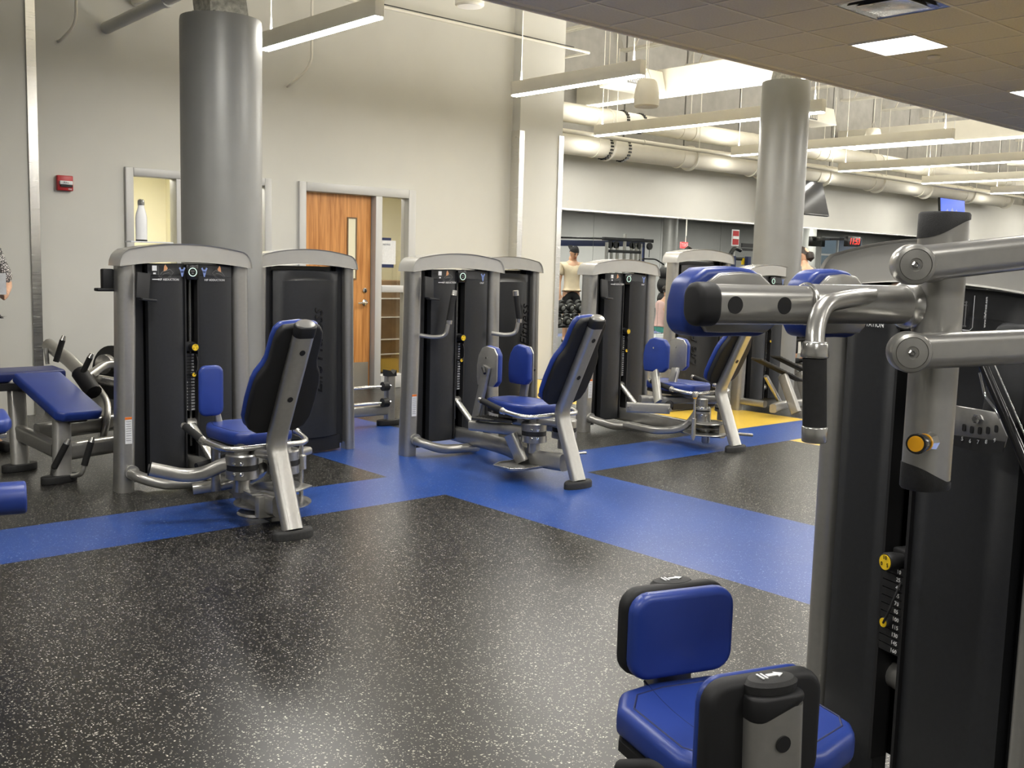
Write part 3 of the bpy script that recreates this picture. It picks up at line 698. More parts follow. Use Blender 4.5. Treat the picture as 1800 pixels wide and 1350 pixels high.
def seat(t, cx, y0, y1, z, w=.40):
    h = w/2
    o = [(-h*.55, y0), (h*.55, y0), (h*.9, y0+.05), (h, y0+.14), (h*.98, y1-.16), (h*.72, y1-.03), (h*.5, y1), (-h*.5, y1), (-h*.72, y1-.03), (-h*.98, y1-.16), (-h, y0+.14), (-h*.9, y0+.05)]
    s = MB().prism(o, (cx, 0, z-.07), (1, 0, 0), (0, 1, 0), (0, 0, .075)).build('seat_cushion', 'vinyl', t, bevel=.024, seg=4)
    MB().tube([V(cx+x*.80, y0+(y-y0)*.9+.03, z+.004) for x, y in o+[o[0]]], .0028).build('piping', 'piping', s)
    MB().prism([(x*.9, y) for x, y in o], (cx, .0, z-.095), (1, 0, 0), (0, 1, 0), (0, 0, .025)).build('seat_pan', 'black', t, smooth=False)
    return s
def handles(t, px, y=-1.38, z=.475):
    pts = [(px-.29, y+.50, z+.065), (px-.29, y+.22, z+.01), (px-.25, y+.04, z-.01), (px, y-.0, z-.0), (px+.25, y+.04, z-.01), (px+.29, y+.22, z+.01), (px+.29, y+.50, z+.065)]
    MB().tube(pts, .0155, rad=.09, n=6).build('handle_tube', 'silver', t)
    for s in (-1, 1):
        a, b = V(px+s*.29, y+.26, z+.017), V(px+s*.29, y+.48, z+.062)
        g = MB().cyl(a, b, .0215).build('hand_grip', 'grip', t)
        MB().cyl(b, b+(b-a).normalized()*.028, .023, .019).build('grip_end', 'silver', g); MB().cyl(a, a-(b-a).normalized()*.03, .025, .02).build('grip_collar', 'silver', g)
def drum(t, x, y, z, r=.092, h=.13, low=.08):
    MB().lathe((x, y, z-h/2), [(r*.6, -.01), (r, 0), (r, h*.36)], 28).lathe((x, y, z-h/2), [(r, h*.62), (r, h), (r*.93, h+.008), (r*.3, h+.01)], 28).build('pivot_drum', 'gear', t)
    MB().lathe((x, y, z-h/2), [(r*.96, h*.34), (r*.96, h*.64)], 28).build('drum_belt', 'black', t)
    MB().lathe((x, y, z), [(.045, -h/2-low), (.045, h/2+.07), (.03, h/2+.075)], 20).build('pivot_hub', 'gear', t)
    bt = MB()
    for a in (-2.5, -2.05):
        for q in (-.03, .03): bt.lathe((x+r*1.0*cos(a), y+r*1.0*sin(a), z+q), [(.011, 0), (.011, .008), (.006, .012)], 8, (cos(a), sin(a), 0))
    bt.build('drum_bolts', 'chrome', t)
def dpad(t, c, side, name='leg_pad', plate=True, h=.30, d=.22):
    """leg pad standing in the y-z plane; side=+1 cushion towards +x"""
    o = [(-d*.5, -h*.5), (d*.3, -h*.5), (d*.5, -h*.36), (d*.5, h*.30), (d*.34, h*.46), (-.02, h*.5), (-d*.30, h*.44), (-d*.48, h*.25), (-d*.56, 0), (-d*.55, -h*.3)]
    o = [(-x, y) for x, y in o]
    p = MB().prism(o, (c[0], c[1], c[2]), (0, 1, 0), (0, 0, 1), (side*.048, 0, 0)).build(name, 'vinyl', t, bevel=.016, seg=3)
    if plate: MB().prism([(x*.97, y*.97) for x, y in o], (c[0]-side*.012, c[1], c[2]), (0, 1, 0), (0, 0, 1), (side*.012, 0, 0)).build('pad_plate', 'frame', t, bevel=.003)
    MB().lathe((c[0]-side*.012, c[1]+.01, c[2]+.06), [(.008, 0), (.008, .006)], 10, (-side, 0, 0)).build('pad_bolt', 'chrome', t)
    return p
GP = (-.015, .072)
def hip(name, cx, cy, label, v, nums, hw=.435, px=-.05, dy=.05, sx=.04):
    t = root(name, (cx, cy, 0), 0, label, 'exercise machine')
    tower(t, hw)
    weights(t, GP, .915, .735, 19, .49, .87, nums, size=.0165, numx=.016)
    text('\n'.join(str(i+1) for i in range(19)), .0165, (.0285-.028, .0285, .68), (1, 0, 0), (0, 0, 1), t, 'white', 'plate_numbers', space=.02/.0165)
    counter(t, .028, 1.40)
    warn(t, hw)
    phone_holder(t, -hw+.125, 1.28)
    bumper(t, hw, .11)
    MB().cyl((-.04, .05, .40), (.09, .05, .40), .038).build('lower_crossbar', 'frame', t)
    MB().tube([(.03, .02, .40), (.10, -.20, .15)], rrect(.055, .04, .015)).build('brace', 'silver', t)
    MB().tube([(.06, .1, .13), (.04, -.6, .12), (px, -1.0, .13), (px, -1.46+dy, .15)], rrect(.09, .12, .03), up=(0, 0, 1), rad=.2).build('base_beam', 'frame', t)
    before = set(t.children)
    rear_post(t, px)
    seat(t, px+sx, -1.22, -.68, .52)
    handles(t, px)
    MB().tube([(px, -1.40, .42), (px, -1.12, .40), (px, -.95, .44)], rrect(.06, .045, .015), rad=.05).build('seat_bracket', 'frame', t)
    MB().box((px, -.95, .435), (.24, .30, .012)).build('seat_plate', 'frame', t, bevel=.003)
    for o in t.children:
        if o not in before: o.location.y += dy
    return t

# ---- machine 1: hip abduction and adduction by the thick column
N1 = [str(10+15*k) for k in range(19)]
m1 = hip('hip_abduction_machine', 2.82, 6.42, 'nearest hip abduction machine left, tower topped by a white bottle, before the column', 1, N1, px=-.10, sx=.06)
placard(m1, .435, 'HIP ABDUCTION', 'HIP ADDUCTION', -.155, .155); muscle_art(m1, -.045, 1.405, -.0255, 1.0); muscle_art(m1, .105, 1.405, -.0255, 1.0); leg_art(m1, .21, 1.405, -.0255, .9, -1)
for s in (-1, 1): drum(m1, -.04+s*.13, -1.10, .33)
MB().tube([(-.16, -1.10, .335), (-.24, -1.06, .350), (-.35, -1.0, .290), (-.44, -.95, .278), (-.61, -.88, .325)], rrect(.066, .078, .03), up=(0, 0, 1), rad=.08).build('leg_arm', 'frame', m1)
MB().lathe((-.60, -.86, .315), [(.03, 0), (.034, .004), (.034, .012), (.02, .014)], 16, (-.85, .5, .1)).build('arm_end_cap', 'black', m1)
MB().tube([(.10, -1.12, .33), (.20, -.98, .335), (.30, -.88, .32), (.42, -.80, .315)], rrect(.07, .05, .022), rad=.10).build('leg_arm', 'frame', m1)
MB().tube([(-.28, -.74, .28), (-.10, -.70, .30), (.03, -.62, .34)], .020, rad=.1).build('link_rod', 'black', m1)
MB().lathe((-.16, -.74, .22), [(.028, -.1), (.028, .17), (.045, .175), (.045, .19), (.02, .2)], 18).build('swivel_post', 'gear', m1)
MB().tube([(-.16, -.74, .41), (-.04, -.80, .42), (-.02, -.84, .50)], rrect(.035, .014, .005), up=(0, 0, 1), rad=.06).build('swivel_lever', 'silver', m1)
MB().prism(rrect(.155, .30, .045), (-.175, -.72, .715), (1, 0, 0), (0, 0, 1), (.02, .055, 0)).build('knee_pad', 'vinyl', m1, bevel=.018, seg=3)
MB().tube([(-.12, -.66, .60), (-.09, -.68, .45), (-.16, -.76, .36)], rrect(.04, .022, .008), rad=.05).build('pad_stem', 'frame', m1)
MB().tube([(-.25, -.62, .12), (-.05, -.70, .14), (.05, -.85, .20), (.0, -1.0, .28)], rrect(.085, .06, .025), rad=.15).build('curved_support', 'frame', m1)
g = MB().prism([(-.16, -.12), (.10, -.16), (.24, -.08), (.22, .1), (.02, .16), (-.14, .06)], (-.04, -1.16, .19), (1, 0, 0), (0, 1, 0), (0, 0, .01)); g.build('cam_plate', 'gear', m1, bevel=.002)
MB().lathe((-.0, -1.14, .10), [(.20, 0), (.22, .006), (.22, .012), (.19, .016)], 32).build('cam_disc', 'gear', m1, ang=30)
MB().lathe((-.10, -1.18, .06), [(.12, 0), (.13, .008), (.12, .02)], 28).build('cam_disc', 'gear', m1)
MB().bb(-.18, -.08, -1.32, -1.27, .07, .19).build('cam_bracket', 'frame', m1, bevel=.003)
MB().cyl((.19, -1.13, .11), (.19, -1.13, .42), .013).lathe((.19, -1.13, .28), [(.03, 0), (.03, .08), (.02, .085)], 16).build('gas_rod', 'silver', m1)
MB().bb(-.06, .06, -1.24, -1.12, .012, .19).build('pivot_base', 'frame', m1, bevel=.01)
MB().box((-.465, .13, 1.345), (.07, .05, .13)).build('phone_holder', 'black', m1, bevel=.008); MB().box((-.485, .12, 1.28), (.11, .07, .02)).build('holder_shelf', 'black', m1, bevel=.006)
b = root('water_bottle', (2.545, 6.47, 1.5885), 0, 'white water bottle with a steel lid standing on top of the left tower', 'bottle')
MB().lathe((0, 0, 0), [(.030, 0), (.035, .004), (.0355, .10), (.035, .145), (.030, .175), (.020, .205), (.018, .222)], 28).build('body', 'bottle', b)
MB().lathe((0, 0, .222), [(.020, 0), (.021, .004), (.020, .028), (.012, .036), (.001, .037)], 24).build('lid', 'chrome', b)
MB().cyl((0, 0, -.002), (0, 0, .008), .0352, n=28).build('base_ring', 'gloss', b)
MB().bb(-.11, .16, -.05, .06, -.008, 0).build('mat', 'label', tag(root('flat_notebook', (2.57, 6.47, 1.5865), 0, 'thin pale notebook lying under the white bottle', 'notebook')), smooth=False)

# ---- machines 2 and 3
def pad_arms(t, px, cx):
    for s in (-1, 1): drum(t, px+s*.15, -1.10, .32)
    for s, x in ((-1, cx-.17), (1, cx+.17)):
        c = V(x, -.72, .765)
        dpad(t, c, -s)
        a = V(x+s*.035, -.62 if s < 0 else -.66, .335)
        MB().tube([a, c+V(s*.03, -.02, .0)], rrect(.075, .03, .01), up=(1, 0, 0)).build('pad_arm', 'frame', t)
        MB().tube([V(px+s*.17, -1.06, .32), V(x+s*.05, -.60, .32)], rrect(.085, .075, .02), up=(0, 0, 1)).build('leg_arm', 'frame', t)
        MB().tube([c+V(s*.045, 0, -.01), c+V(s*.075, -.05, -.045)], .012, scale=lambda q: 1.4-q*.5).build('adjust_lever', 'black', t)
        f = MB().prism([(-.16, -.05), (.0, -.075), (.16, -.04), (.16, .05), (0, .075), (-.16, .04)], (x-s*.0, -.80, .375), (.45*s, .9, 0), (-.9, .45*s, 0), (0, 0, .018)); fp = f.build('foot_rest', 'foot', t, bevel=.004)
        q = MB()
        for k in range(9): q.bb(x-.055, x+.055, -.93+.032*k, -.922+.032*k, .392, .397)
        q.build('tread_rib', 'foot', fp, smooth=False)
m2 = hip('hip_abduction_machine', 5.07, 6.46, 'middle hip abduction machine with two upright black grips, on the blue floor', 2, [str(10+15*k) for k in range(19)], hw=.45, px=-.14, sx=.05)
placard(m2, .45, 'HIP ABDUCTION', 'CALF', -.13, .20); muscle_art(m2, .23, 1.40, -.0255, 1.0)
m3 = hip('hip_abduction_machine', 7.11, 6.56, 'farthest of the three hip machines, partly behind the big blue chest pad', 3, [str(10+15*k) for k in range(19)], hw=.45, px=-.06, dy=.22, sx=.0)
placard(m3, .45, 'HIP ADDUCTION', 'CALF', -.13, .20); muscle_art(m3, .23, 1.40, -.0255, 1.0)
pad_arms(m2, .0, -.10)
for s in (-1, 1):
    x = s*.36 - .0
    MB().tube([(x-.02, -.02, .945), (x+.06, -.09, .93), (x+.14, -.14, .945), (x+.15, -.15, 1.03), (x+.16, -.15, 1.08)], .0165, rad=.07).build('upright_handle', 'frame', m2)
    gq = MB().cyl((x+.16, -.15, 1.06), (x+.20*1.0 if s < 0 else x+.12, -.15, 1.26), .0225).build('hand_grip', 'grip', m2)
    e = x+.20 if s < 0 else x+.12
    MB().cyl((e, -.15, 1.255), (e+.006*(-s), -.15, 1.295), .024, .023).build('grip_end', 'silver', gq); MB().cyl((x+.16, -.15, 1.035), (x+.161, -.15, 1.065), .024, .026).build('grip_collar', 'silver', gq)
MB().tube([(-.27, -.98, .30), (-.22, -1.06, .11)], rrect(.10, .06, .02), up=(1, 0, 0)).build('step_post', 'frame', m2)
st = MB().prism([(-.20, -.10), (-.10, -.15), (.12, -.15), (.20, -.09), (.20, .08), (.1, .13), (-.1, .13), (-.20, .07)], (-.24, -1.08, .085), (1, 0, 0), (0, 1, 0), (0, 0, .012)).build('step_plate', 'gear', m2, bevel=.003)
MB().tube([V(-.24+x, -1.08+y, .10) for x, y in [(-.20, -.10), (-.10, -.15), (.12, -.15), (.20, -.09), (.20, .08), (.1, .13), (-.1, .13), (-.20, .07), (-.20, -.10)]], .006).build('plate_rim', 'silver', st)
MB().cyl((-.02, -1.22, .16), (.22, -1.26, .16), .011).build('release_pin', 'silver', m2)
# machine 3 linkage
for s in (-1, 1):
    drum(m3, -.03+s*.14, -1.10, .32, r=.07, h=.05)
dpad(m3, V(-.34, -.70, .765), 1, plate=False, h=.30, d=.26); dpad(m3, V(-.07, -.72, .765), 1, h=.29, d=.22)
MB().tube([(-.34, -.70, .62), (-.46, -.86, .38)], rrect(.085, .03, .01), up=(1, 0, 0)).build('pad_arm', 'frame', m3)
MB().tube([(-.08, -.72, .64), (-.18, -.74, .42)], rrect(.085, .03, .01), up=(1, 0, 0)).build('pad_arm', 'frame', m3)
MB().tube([(-.79, -.80, .355), (-.50, -1.02, .345)], rrect(.03, .085, .014), up=(0, 0, 1)).build('link_plate', 'frame', m3)
MB().lathe((-.79, -.83, .355), [(.015, 0), (.015, .03)], 10, (-.5, -.8, 0)).lathe((-.52, -1.03, .345), [(.015, 0), (.015, .03)], 10, (-.5, -.8, 0)).build('link_bolt', 'chrome', m3)
MB().tube([(-.48, -.95, .34), (-.30, -.85, .35)], .035).build('link_roller', 'black', m3)
MB().tube([(-.40, -.6, .37), (.20, -.95, .37)], rrect(.08, .07, .02), up=(0, 0, 1)).build('leg_arm', 'frame', m3)
MB().tube([(-.30, -.35, .11), (-.30, -.75, .10), (-.16, -.92, .14), (-.10, -1.0, .30)], rrect(.07, .06, .02), rad=.15).build('curved_support', 'frame', m3)
for z, r in ((.21, .15), (.12, .19), (.165, .11)):
    MB().lathe((-.13, -1.12, z), [(.04, -.004), (r, 0), (r+.006, .006), (r, .012), (.05, .015)], 32).build('cam_disc', 'gear', m3, ang=30)
MB().lathe((-.13, -1.12, .04), [(.03, 0), (.035, .01), (.035, .30)], 18).build('cam_shaft', 'gear', m3)
MB().cyl((-.40, -1.20, .10), (-.40, -1.20, .50), .010).lathe((-.40, -1.20, .46), [(.022, 0), (.024, .03), (.018, .045)], 14).lathe((-.40, -1.20, .12), [(.018, 0), (.018, .16), (.012, .165)], 14).build('indicator_rod', 'silver', m3)
MB().lathe((-.40, -1.20, .455), [(.016, -.008), (.016, 0)], 14).build('rod_band', 'orange', m3)
MB().tube([(.2, -1.2, .13), (-.0, -1.25, .13), (.25, -1.32, .10)], .014).build('lower_rod', 'gear', m3)

# ---- towers seen from behind
def back_tower(cx, cy, label, hw=.435, top=1.58, rz=0, tx=.06):
    t = root('weight_tower', (cx, cy, 0), rz, label, 'exercise machine'); tower(t, hw, .085, top, back=True, tx=tx); return t
b1 = back_tower(4.025, 6.98, 'black backed weight tower between the thick column and the wooden door', hw=.42)
b2 = back_tower(6.42, 7.42, 'black backed weight tower with raised lettering behind the middle hip machine', hw=.42, tx=.19)
b3 = back_tower(8.84, 7.02, 'taller grey capped tower behind the big blue chest pad', hw=.48, top=1.72, tx=-.16)
# ---- machine 5 (calf raise with treads) right of the third hip machine
m5 = root('calf_raise_machine', (9.62, 6.72, 0), 0, 'weight machine with two ribbed foot treads standing before the right column', 'exercise machine')
tower(m5, .435); weights(m5, GP, .93, .74, 19, .40, .86, [str(10+15*k) for k in range(19)], size=.014); counter(m5, .028, 1.40); muscle_art(m5, .20, 1.40, -.0255, 1.1)
MB().cyl((-.04, .05, .22), (.09, .05, .22), .038).build('lower_crossbar', 'frame', m5)
MB().tube([(-.62, -.55, .10), (-.3, -.42, .10), (.10, -.45, .10), (.35, -.50, .11)], rrect(.07, .09, .02), up=(0, 0, 1), rad=.2).build('base_bar', 'frame', m5)
MB().tube([(-.56, -.40, .42), (-.30, -.42, .12)], rrect(.05, .04, .015)).build('brace', 'silver', m5)
MB().tube([tuple(V((9.256, 6.054, 0.050))-m5.location), tuple(V((9.298, 6.274, 0.419))-m5.location)], rrect(.11, .06, .02), up=(1, 0, 0)).build('tread_post', 'frame', m5)
MB().tube([tuple(V((9.741, 6.235, 0.078))-m5.location), tuple(V((9.782, 6.385, 0.415))-m5.location)], rrect(.11, .06, .02), up=(1, 0, 0)).build('tread_post', 'frame', m5)
for k, (x0, y0, tz) in enumerate((V((9.273, 6.302, 0.460))-m5.location, V((9.765, 6.406, 0.458))-m5.location)):
    tr = MB().prism([(-.32, -.08), (.28, -.08), (.30, .08), (-.32, .08)], (x0, y0, tz), V(.80, -.30, -.36).normalized(), (.2, .98, 0), (0, 0, .022)).build('foot_tread', 'foot', m5, bevel=.004)
    q = MB(); e1 = V(.80, -.30, -.36).normalized(); e2 = V(.2, .98, 0).normalized()
    for i in range(13):
        for j in range(4):
            q.lathe(V(x0, y0, tz+.02)+e1*(-.29+.045*i)+e2*(-.06+.04*j), [(.014, 0), (.008, .007), (.001, .008)], 6)
    q.build('tread_stud', 'foot', tr, kind='stuff')
MB().tube([(-.42, -1.05, .10), (-.20, -1.10, .03), (.25, -1.12, .03)], rrect(.10, .02, .008), up=(0, 0, 1), rad=.2).build('foot_skid', 'black', m5)
MB().tube([(.25, -1.12, .035), (.45, -.6, .08)], rrect(.08, .05, .01), up=(0, 0, 1)).build('skid_arm', 'black', m5)
MB().tube([(-.4, -.3, .10), (-.4, .06, .10)], rrect(.07, .07, .02), up=(0, 0, 1)).build('base_bar', 'frame', m5)

# ---------------------------------------------------------------- torso rotation machine in the right foreground
TR = root('torso_rotation_machine', (2.686, 1.403, 0), radians(-108), 'big torso rotation machine filling the right foreground, its weight stack facing left', 'exercise machine')
TG = (-.052, .036)
tower(TR, .422, .075, 1.60, gap=(TG[0]-.047, TG[1]-.047), panel=(-.318, .318), bowk=.010, z0=.015, flare=0, dep=.11)
for o in TR.children: o.location.x += .047
weights(TR, TG, .703, .526, 11, .4357, .6875, [str(10+15*k) for k in range(11)], size=.0165, numx=.022, ys=-.004, nw=.042)
MB().cyl((-.10, .07, .345), (.10, .07, .345), .040).build('lower_crossbar', 'frame', TR)
MB().bb(-.005, .03, .09, .12, .06, 1.4).build('inner_upright', 'frame', TR, bevel=.004)
text('TORSO ROTATION', .0215, (-.168, -.0285, 1.360), (1, 0, 0), (0, 0, 1), TR, 'white', 'title_lettering', sx=.9)
counter(TR, -.008, 1.40)
fig = MB(); Y0 = -.0275
def quad(pts, m='grey_print', nm='figure_print', y=Y0): MB().prism(pts, (0, y, 0), (1, 0, 0), (0, 0, 1), (0, -.0012, 0)).build(nm, m, TR, smooth=False)
quad([(.168+.007*cos(k*.7854), 1.457+.009*sin(k*.7854)) for k in range(8)], 'label')
quad([(.160, 1.445), (.174, 1.446), (.178, 1.425), (.172, 1.412), (.158, 1.412), (.156, 1.43)], 'label')
quad([(.158, 1.413), (.172, 1.413), (.174, 1.39), (.170, 1.383), (.156, 1.383)], 'blue_print')
quad([(.174, 1.440), (.180, 1.432), (.190, 1.425), (.188, 1.421), (.177, 1.426)], 'label')
for a in ((.198, .201, 1.375, 1.44), (.186, .203, 1.428, 1.431), (.190, .192, 1.415, 1.444), (.158, .204, 1.375, 1.378), (.160, .163, 1.376, 1.386), (.186, .203, 1.436, 1.438)):
    quad([(a[0], a[2]), (a[1], a[2]), (a[1], a[3]), (a[0], a[3])], 'grey_print')
line([(.14, Y0, 1.366), (.215, Y0, 1.366), (.224, Y0, 1.374), (.224, Y0, 1.455)], .0010, TR, 'label', 'placard_border')
text('www.lifefitness.com', .0095, (.262, Y0-.001, 1.415), (0, 0, 1), (-1, 0, 0), TR, 'label', 'web_address')
MB().bb(.10, .33, -.034, -.0, 1.335, 1.341).build('panel_ledge', 'frame', TR, smooth=False)
bumper(TR, .415, .085)
# seat with two side pads
s_ = seat(TR, .325, -.995, -.53, .505, w=.46)
MB().tube([V(.09+.46*k/8, -.86-.03*sin(pi*k/8), .5075) for k in range(9)], .0028).build('piping', 'piping', s_)
MB().bb(.22, .42, -.95, -.65, .37, .42).build('seat_pan', 'black', TR, bevel=.01)
MB().lathe((.32, -.80, .02), [(.05, 0), (.055, .35)], 24).build('seat_column', 'frame', TR)
MB().tube([(.32, -1.15, .055), (.32, -.4, .055), (.1, .05, .055)], rrect(.10, .07, .02), up=(0, 0, 1), rad=.2).build('base_beam', 'frame', TR)
MB().prism(rrect(.30, .14, .06), (.32, -1.12, 0), (1, 0, 0), (0, 1, 0), (0, 0, .03)).build('rubber_foot', 'rubber', TR, bevel=.006)
MB().tube([(0.260, -1.012, 0.391), (0.374, -0.985, 0.444), (0.432, -0.979, 0.446)], .022, rad=.03).build('seat_lever', 'black', TR)
def side_pad(x, s, yc, zc, w, h, po, ct=.045):
    """s: direction of the cushion face"""
    MB().prism([(a+yc, b+zc) for a, b in rrect(w, h, .05, 5)], (x-s*.045, 0, 0), (0, 1, 0), (0, 0, 1), (s*ct, 0, 0)).build('side_cushion', 'vinyl', TR, bevel=.018, seg=4)
    MB().prism([(a+yc, b+zc) for a, b in rrect(w*1.03, h*1.03, .05, 5)], (x-s*.085, 0, .0), (0, 1, 0), (0, 0, 1), (s*.045, 0, 0)).build('side_shell', 'black', TR, bevel=.017, seg=4)
    px = x-s*.098; yp = yc+po
    MB().tube([(px, yp+.03, .10), (px, yp+.01, zc+h/2-.045)], rrect(.058, .125, .026, 5), up=(0, 1, 0) if False else (0, 1, 0)).build('pad_post', 'frame', TR)
    MB().loft([[V(px+a*.98, yp+.01+b*.98, zc+h/2-.055+.018*(1 if z else 0)*1.9+(.016*sin(b*30) if not z else 0)) for a, b in rrect(.062, .13, .028, 5)] for z in (0, 1)]).build('post_cap', 'black', TR, bevel=.006)
    bd = MB().loft([[V(px+s*.012+a*q, yp+.01+b*q, zc+h/2+z) for a, b in circ(.034, 24, .060)] for q, z in ((.97, -.02), (1, -.004), (.85, .004), (.3, .007))]); bo = bd.build('cap_badge', 'rubber', TR)
    c = V(px+s*.012, yp+.01, zc+h/2+.0068)
    for a, b in (((-.028, -.014), (-.022, .014)), ((-.018, -.014), (-.014, .014))): MB().box(c+V(0, (a[0]+b[0])/2, .001), (.024, .004, .002)).build('arrow_mark', 'white', bo, smooth=False)
    MB().prism([(-.010, -.005), (.012, -.005), (.012, -.011), (.028, 0), (.012, .011), (.012, .005), (-.010, .005)], c, (0, 1, 0), (1, 0, 0), (0, 0, .002)).build('arrow_mark', 'white', bo, smooth=False)
    for z in (.085, .20):
        q = V(px-s*.030, yp+.015, zc+h/2-.03-z); MB().cyl(q, q-V(s*.003, 0, 0), .0165, n=24).build('hole_plug', 'black', TR)
side_pad(.130, 1, -.775, .628, .285, .212, .0)
side_pad(.505, -1, -.882, .595, .265, .235, -.008, .022)
MB().bb(.20, .47, -.70, -.69, .515, .524).build('care_tag', 'label', TR, smooth=False)
# chest pads on their beam, hung from two curved arms
bz = 1.437
MB().tube([(.52, -1.035, bz), (.522, -.79, bz)], rrect(.062, .076, .028, 6), up=(0, 0, 1)).build('pad_beam', 'frame', TR)
MB().tube([(.522, -.795, bz+.003), (.545, -.55, bz+.004)], circ(.039, 24), up=(0, 0, 1)).build('beam_sleeve', 'frame', TR)
MB().lathe((.522, -.793, bz+.003), [(.038, -.004), (.0425, 0), (.039, .004)], 24, (0, 1, 0)).build('weld_bead', 'silver', TR)
MB().lathe((.543, -.565, bz+.004), [(.039, -.006), (.046, 0), (.05, .012)], 24, (0, 1, 0)).build('weld_bead', 'silver', TR)
MB().tube([(.52, -1.055, bz), (.52, -1.005, bz)], rrect(.068, .083, .03, 6), up=(0, 0, 1)).build('beam_cap', 'black', TR, bevel=.012, seg=3)
for y in (-.979, -.867): MB().cyl((.550, y, bz), (.5525, y, bz), .0165, n=24).build('hole_plug', 'black', TR)
def chest_pad(x, yc, zc, w, h, depth=.085):
    o = [(-w*.5, -h*.30), (-w*.42, -h*.46), (-w*.2, -h*.47), (w*.1, -h*.46), (w*.35, -h*.47), (w*.47, -h*.36), (w*.5, 0), (w*.40, h*.30), (w*.25, h*.47), (0, h*.5), (-w*.28, h*.47), (-w*.45, h*.30), (-w*.5, 0)]
    MB().prism(o, (x-depth, yc, zc), (0, 1, 0), (0, 0, 1), (depth, 0, 0)).build('chest_cushion', 'vinyl', TR, bevel=.020, seg=4)
    MB().prism([(a*.84+.012, b*.86) for a, b in o], (x, yc, zc), (0, 1, 0), (0, 0, 1), (.012, 0, 0)).build('pad_plate', 'frame', TR, bevel=.004)
chest_pad(.478, -.935, bz+.001, .215, .142, .075)
chest_pad(.425, -.640, bz-.002, .165, .150, .07)
HP = [(0.536, -0.619, 1.458), (0.578, -0.725, 1.454), (0.614, -0.825, 1.444), (0.636, -0.861, 1.402), (0.660, -0.876, 1.336)]
MB().tube(HP, .0175, rad=.04, n=6).build('handle_tube', 'frame', TR)
ga, gb = V((0.658, -0.876, 1.351)), V((0.674, -0.879, 1.212))
gr = MB().cyl(ga, gb, .0215, n=24).build('hand_grip', 'grip', TR)
MB().cyl(ga+V(0, 0, -.004), ga+V(0, 0, .026), .026, .0225, n=24).build('grip_collar', 'silver', gr, bevel=.004)
MB().cyl(gb+V(0, 0, -.018), gb+V(0, 0, .012), .0225, .0235, n=24).build('grip_end', 'silver', gr, bevel=.003)
MB().tube([ga+V(0, 0, .012), ga+V(-.02, .02, .012)], .016).build('collar_boss', 'silver', gr)
PT = V((0.575, -0.504, 1.369)); PT.z = 0
MB().tube([(PT.x, PT.y, 1.085), (PT.x, PT.y, 1.615)], rrect(.078, .098, .034, 6), up=(0, 1, 0)).build('hanging_post', 'frame', TR)
for z0, z1, nm in ((1.595, 1.628, 1), (1.10, 1.065, -1)):
    rings = []
    for i, z in enumerate((z0, z1-nm*.004, z1)):
        k = 1.03 if i < 2 else .97
        rings.append([V(PT.x+a*k, PT.y+b*k, z+(nm*.020*sin((a*.39+b*.92)*28) if i == 0 else 0)) for a, b in rrect(.078, .098, .034, 6)])
    MB().loft(rings).build('post_cap', 'rubber', TR, ang=40)
cdir = V(2.16-.66, -2.12+.65, 0).normalized(); cdir = (cdir + V(.18, .18, 0)).normalized()
for nm, c, e in (('upper_arm', V((0.656, -0.652, 1.521)), V((0.676, -0.394, 1.545))), ('lower_arm', V((0.673, -0.662, 1.356)), V((0.698, -0.398, 1.360)))):
    d = (e-c); end = c+d*4.0
    mid = c+d*2+V(0, 0, .012)
    MB().tube([c-cdir*.02, mid-cdir*.02, end-cdir*.02+V(0, 0, .05)], rrect(.05, .070, .024, 6), up=(0, 0, 1), rad=.3, scale=lambda q: 1-.10*q).build(nm, 'frame', TR)
    MB().lathe(c-cdir*.045, [(.036, 0), (.039, .01), (.039, .045), (.036, .051), (.030, .053), (.0295, .050)], 40, tuple(cdir)).build('pivot_boss', 'frame', TR, ang=30)
    MB().lathe(c+cdir*.004, [(.029, 0), (.0285, .0035), (.0125, .005), (.0118, .002)], 40, tuple(cdir)).build('pivot_washer', 'frame', TR, ang=30)
    MB().lathe(c+cdir*.0045, [(.0115, 0), (.0115, .001)], 24, tuple(cdir)).build('bolt_recess', 'black', TR)
    MB().lathe(c+cdir*.005, [(.0075, 0), (.0075, .004), (.0045, .006), (.003, .003)], 6, tuple(cdir)).build('pivot_bolt', 'gear', TR)
    MB().tube([c+d*.05-cdir*.02, V(PT.x, PT.y, c.z)], .034).build('pivot_sleeve', 'frame', TR)
SU = V((0.656, -0.652, 1.521)) + (V((0.676, -0.394, 1.545))-V((0.656, -0.652, 1.521)))*4.0
MB().tube([(SU.x, SU.y+.02, 0), (SU.x, SU.y+.02, 1.66)], rrect(.10, .12, .03), up=(0, 1, 0)).build('support_post', 'frame', TR)
pa, pb = V((0.624, -0.550, 1.173)), V((0.687, -0.667, 1.181)); u = (pb-pa).normalized()
MB().cyl(pa, pa+u*.035, .020, .015, n=8).build('pin_boss', 'chrome', TR)
pk = MB().lathe(pa+u*.03, [(.012, 0), (.0165, .014), (.0185, .030), (.0205, .052), (.019, .058)], 24, tuple(u)).build('pull_knob', 'gloss', TR)
MB().lathe(pa+u*.034, [(.0175, 0), (.0175, .008)], 24, tuple(u)).build('knob_band', 'orange', pk)
MB().lathe(pa+u*.088, [(.0155, 0), (.0150, .002)], 24, tuple(u)).build('knob_face', 'orange', pk)
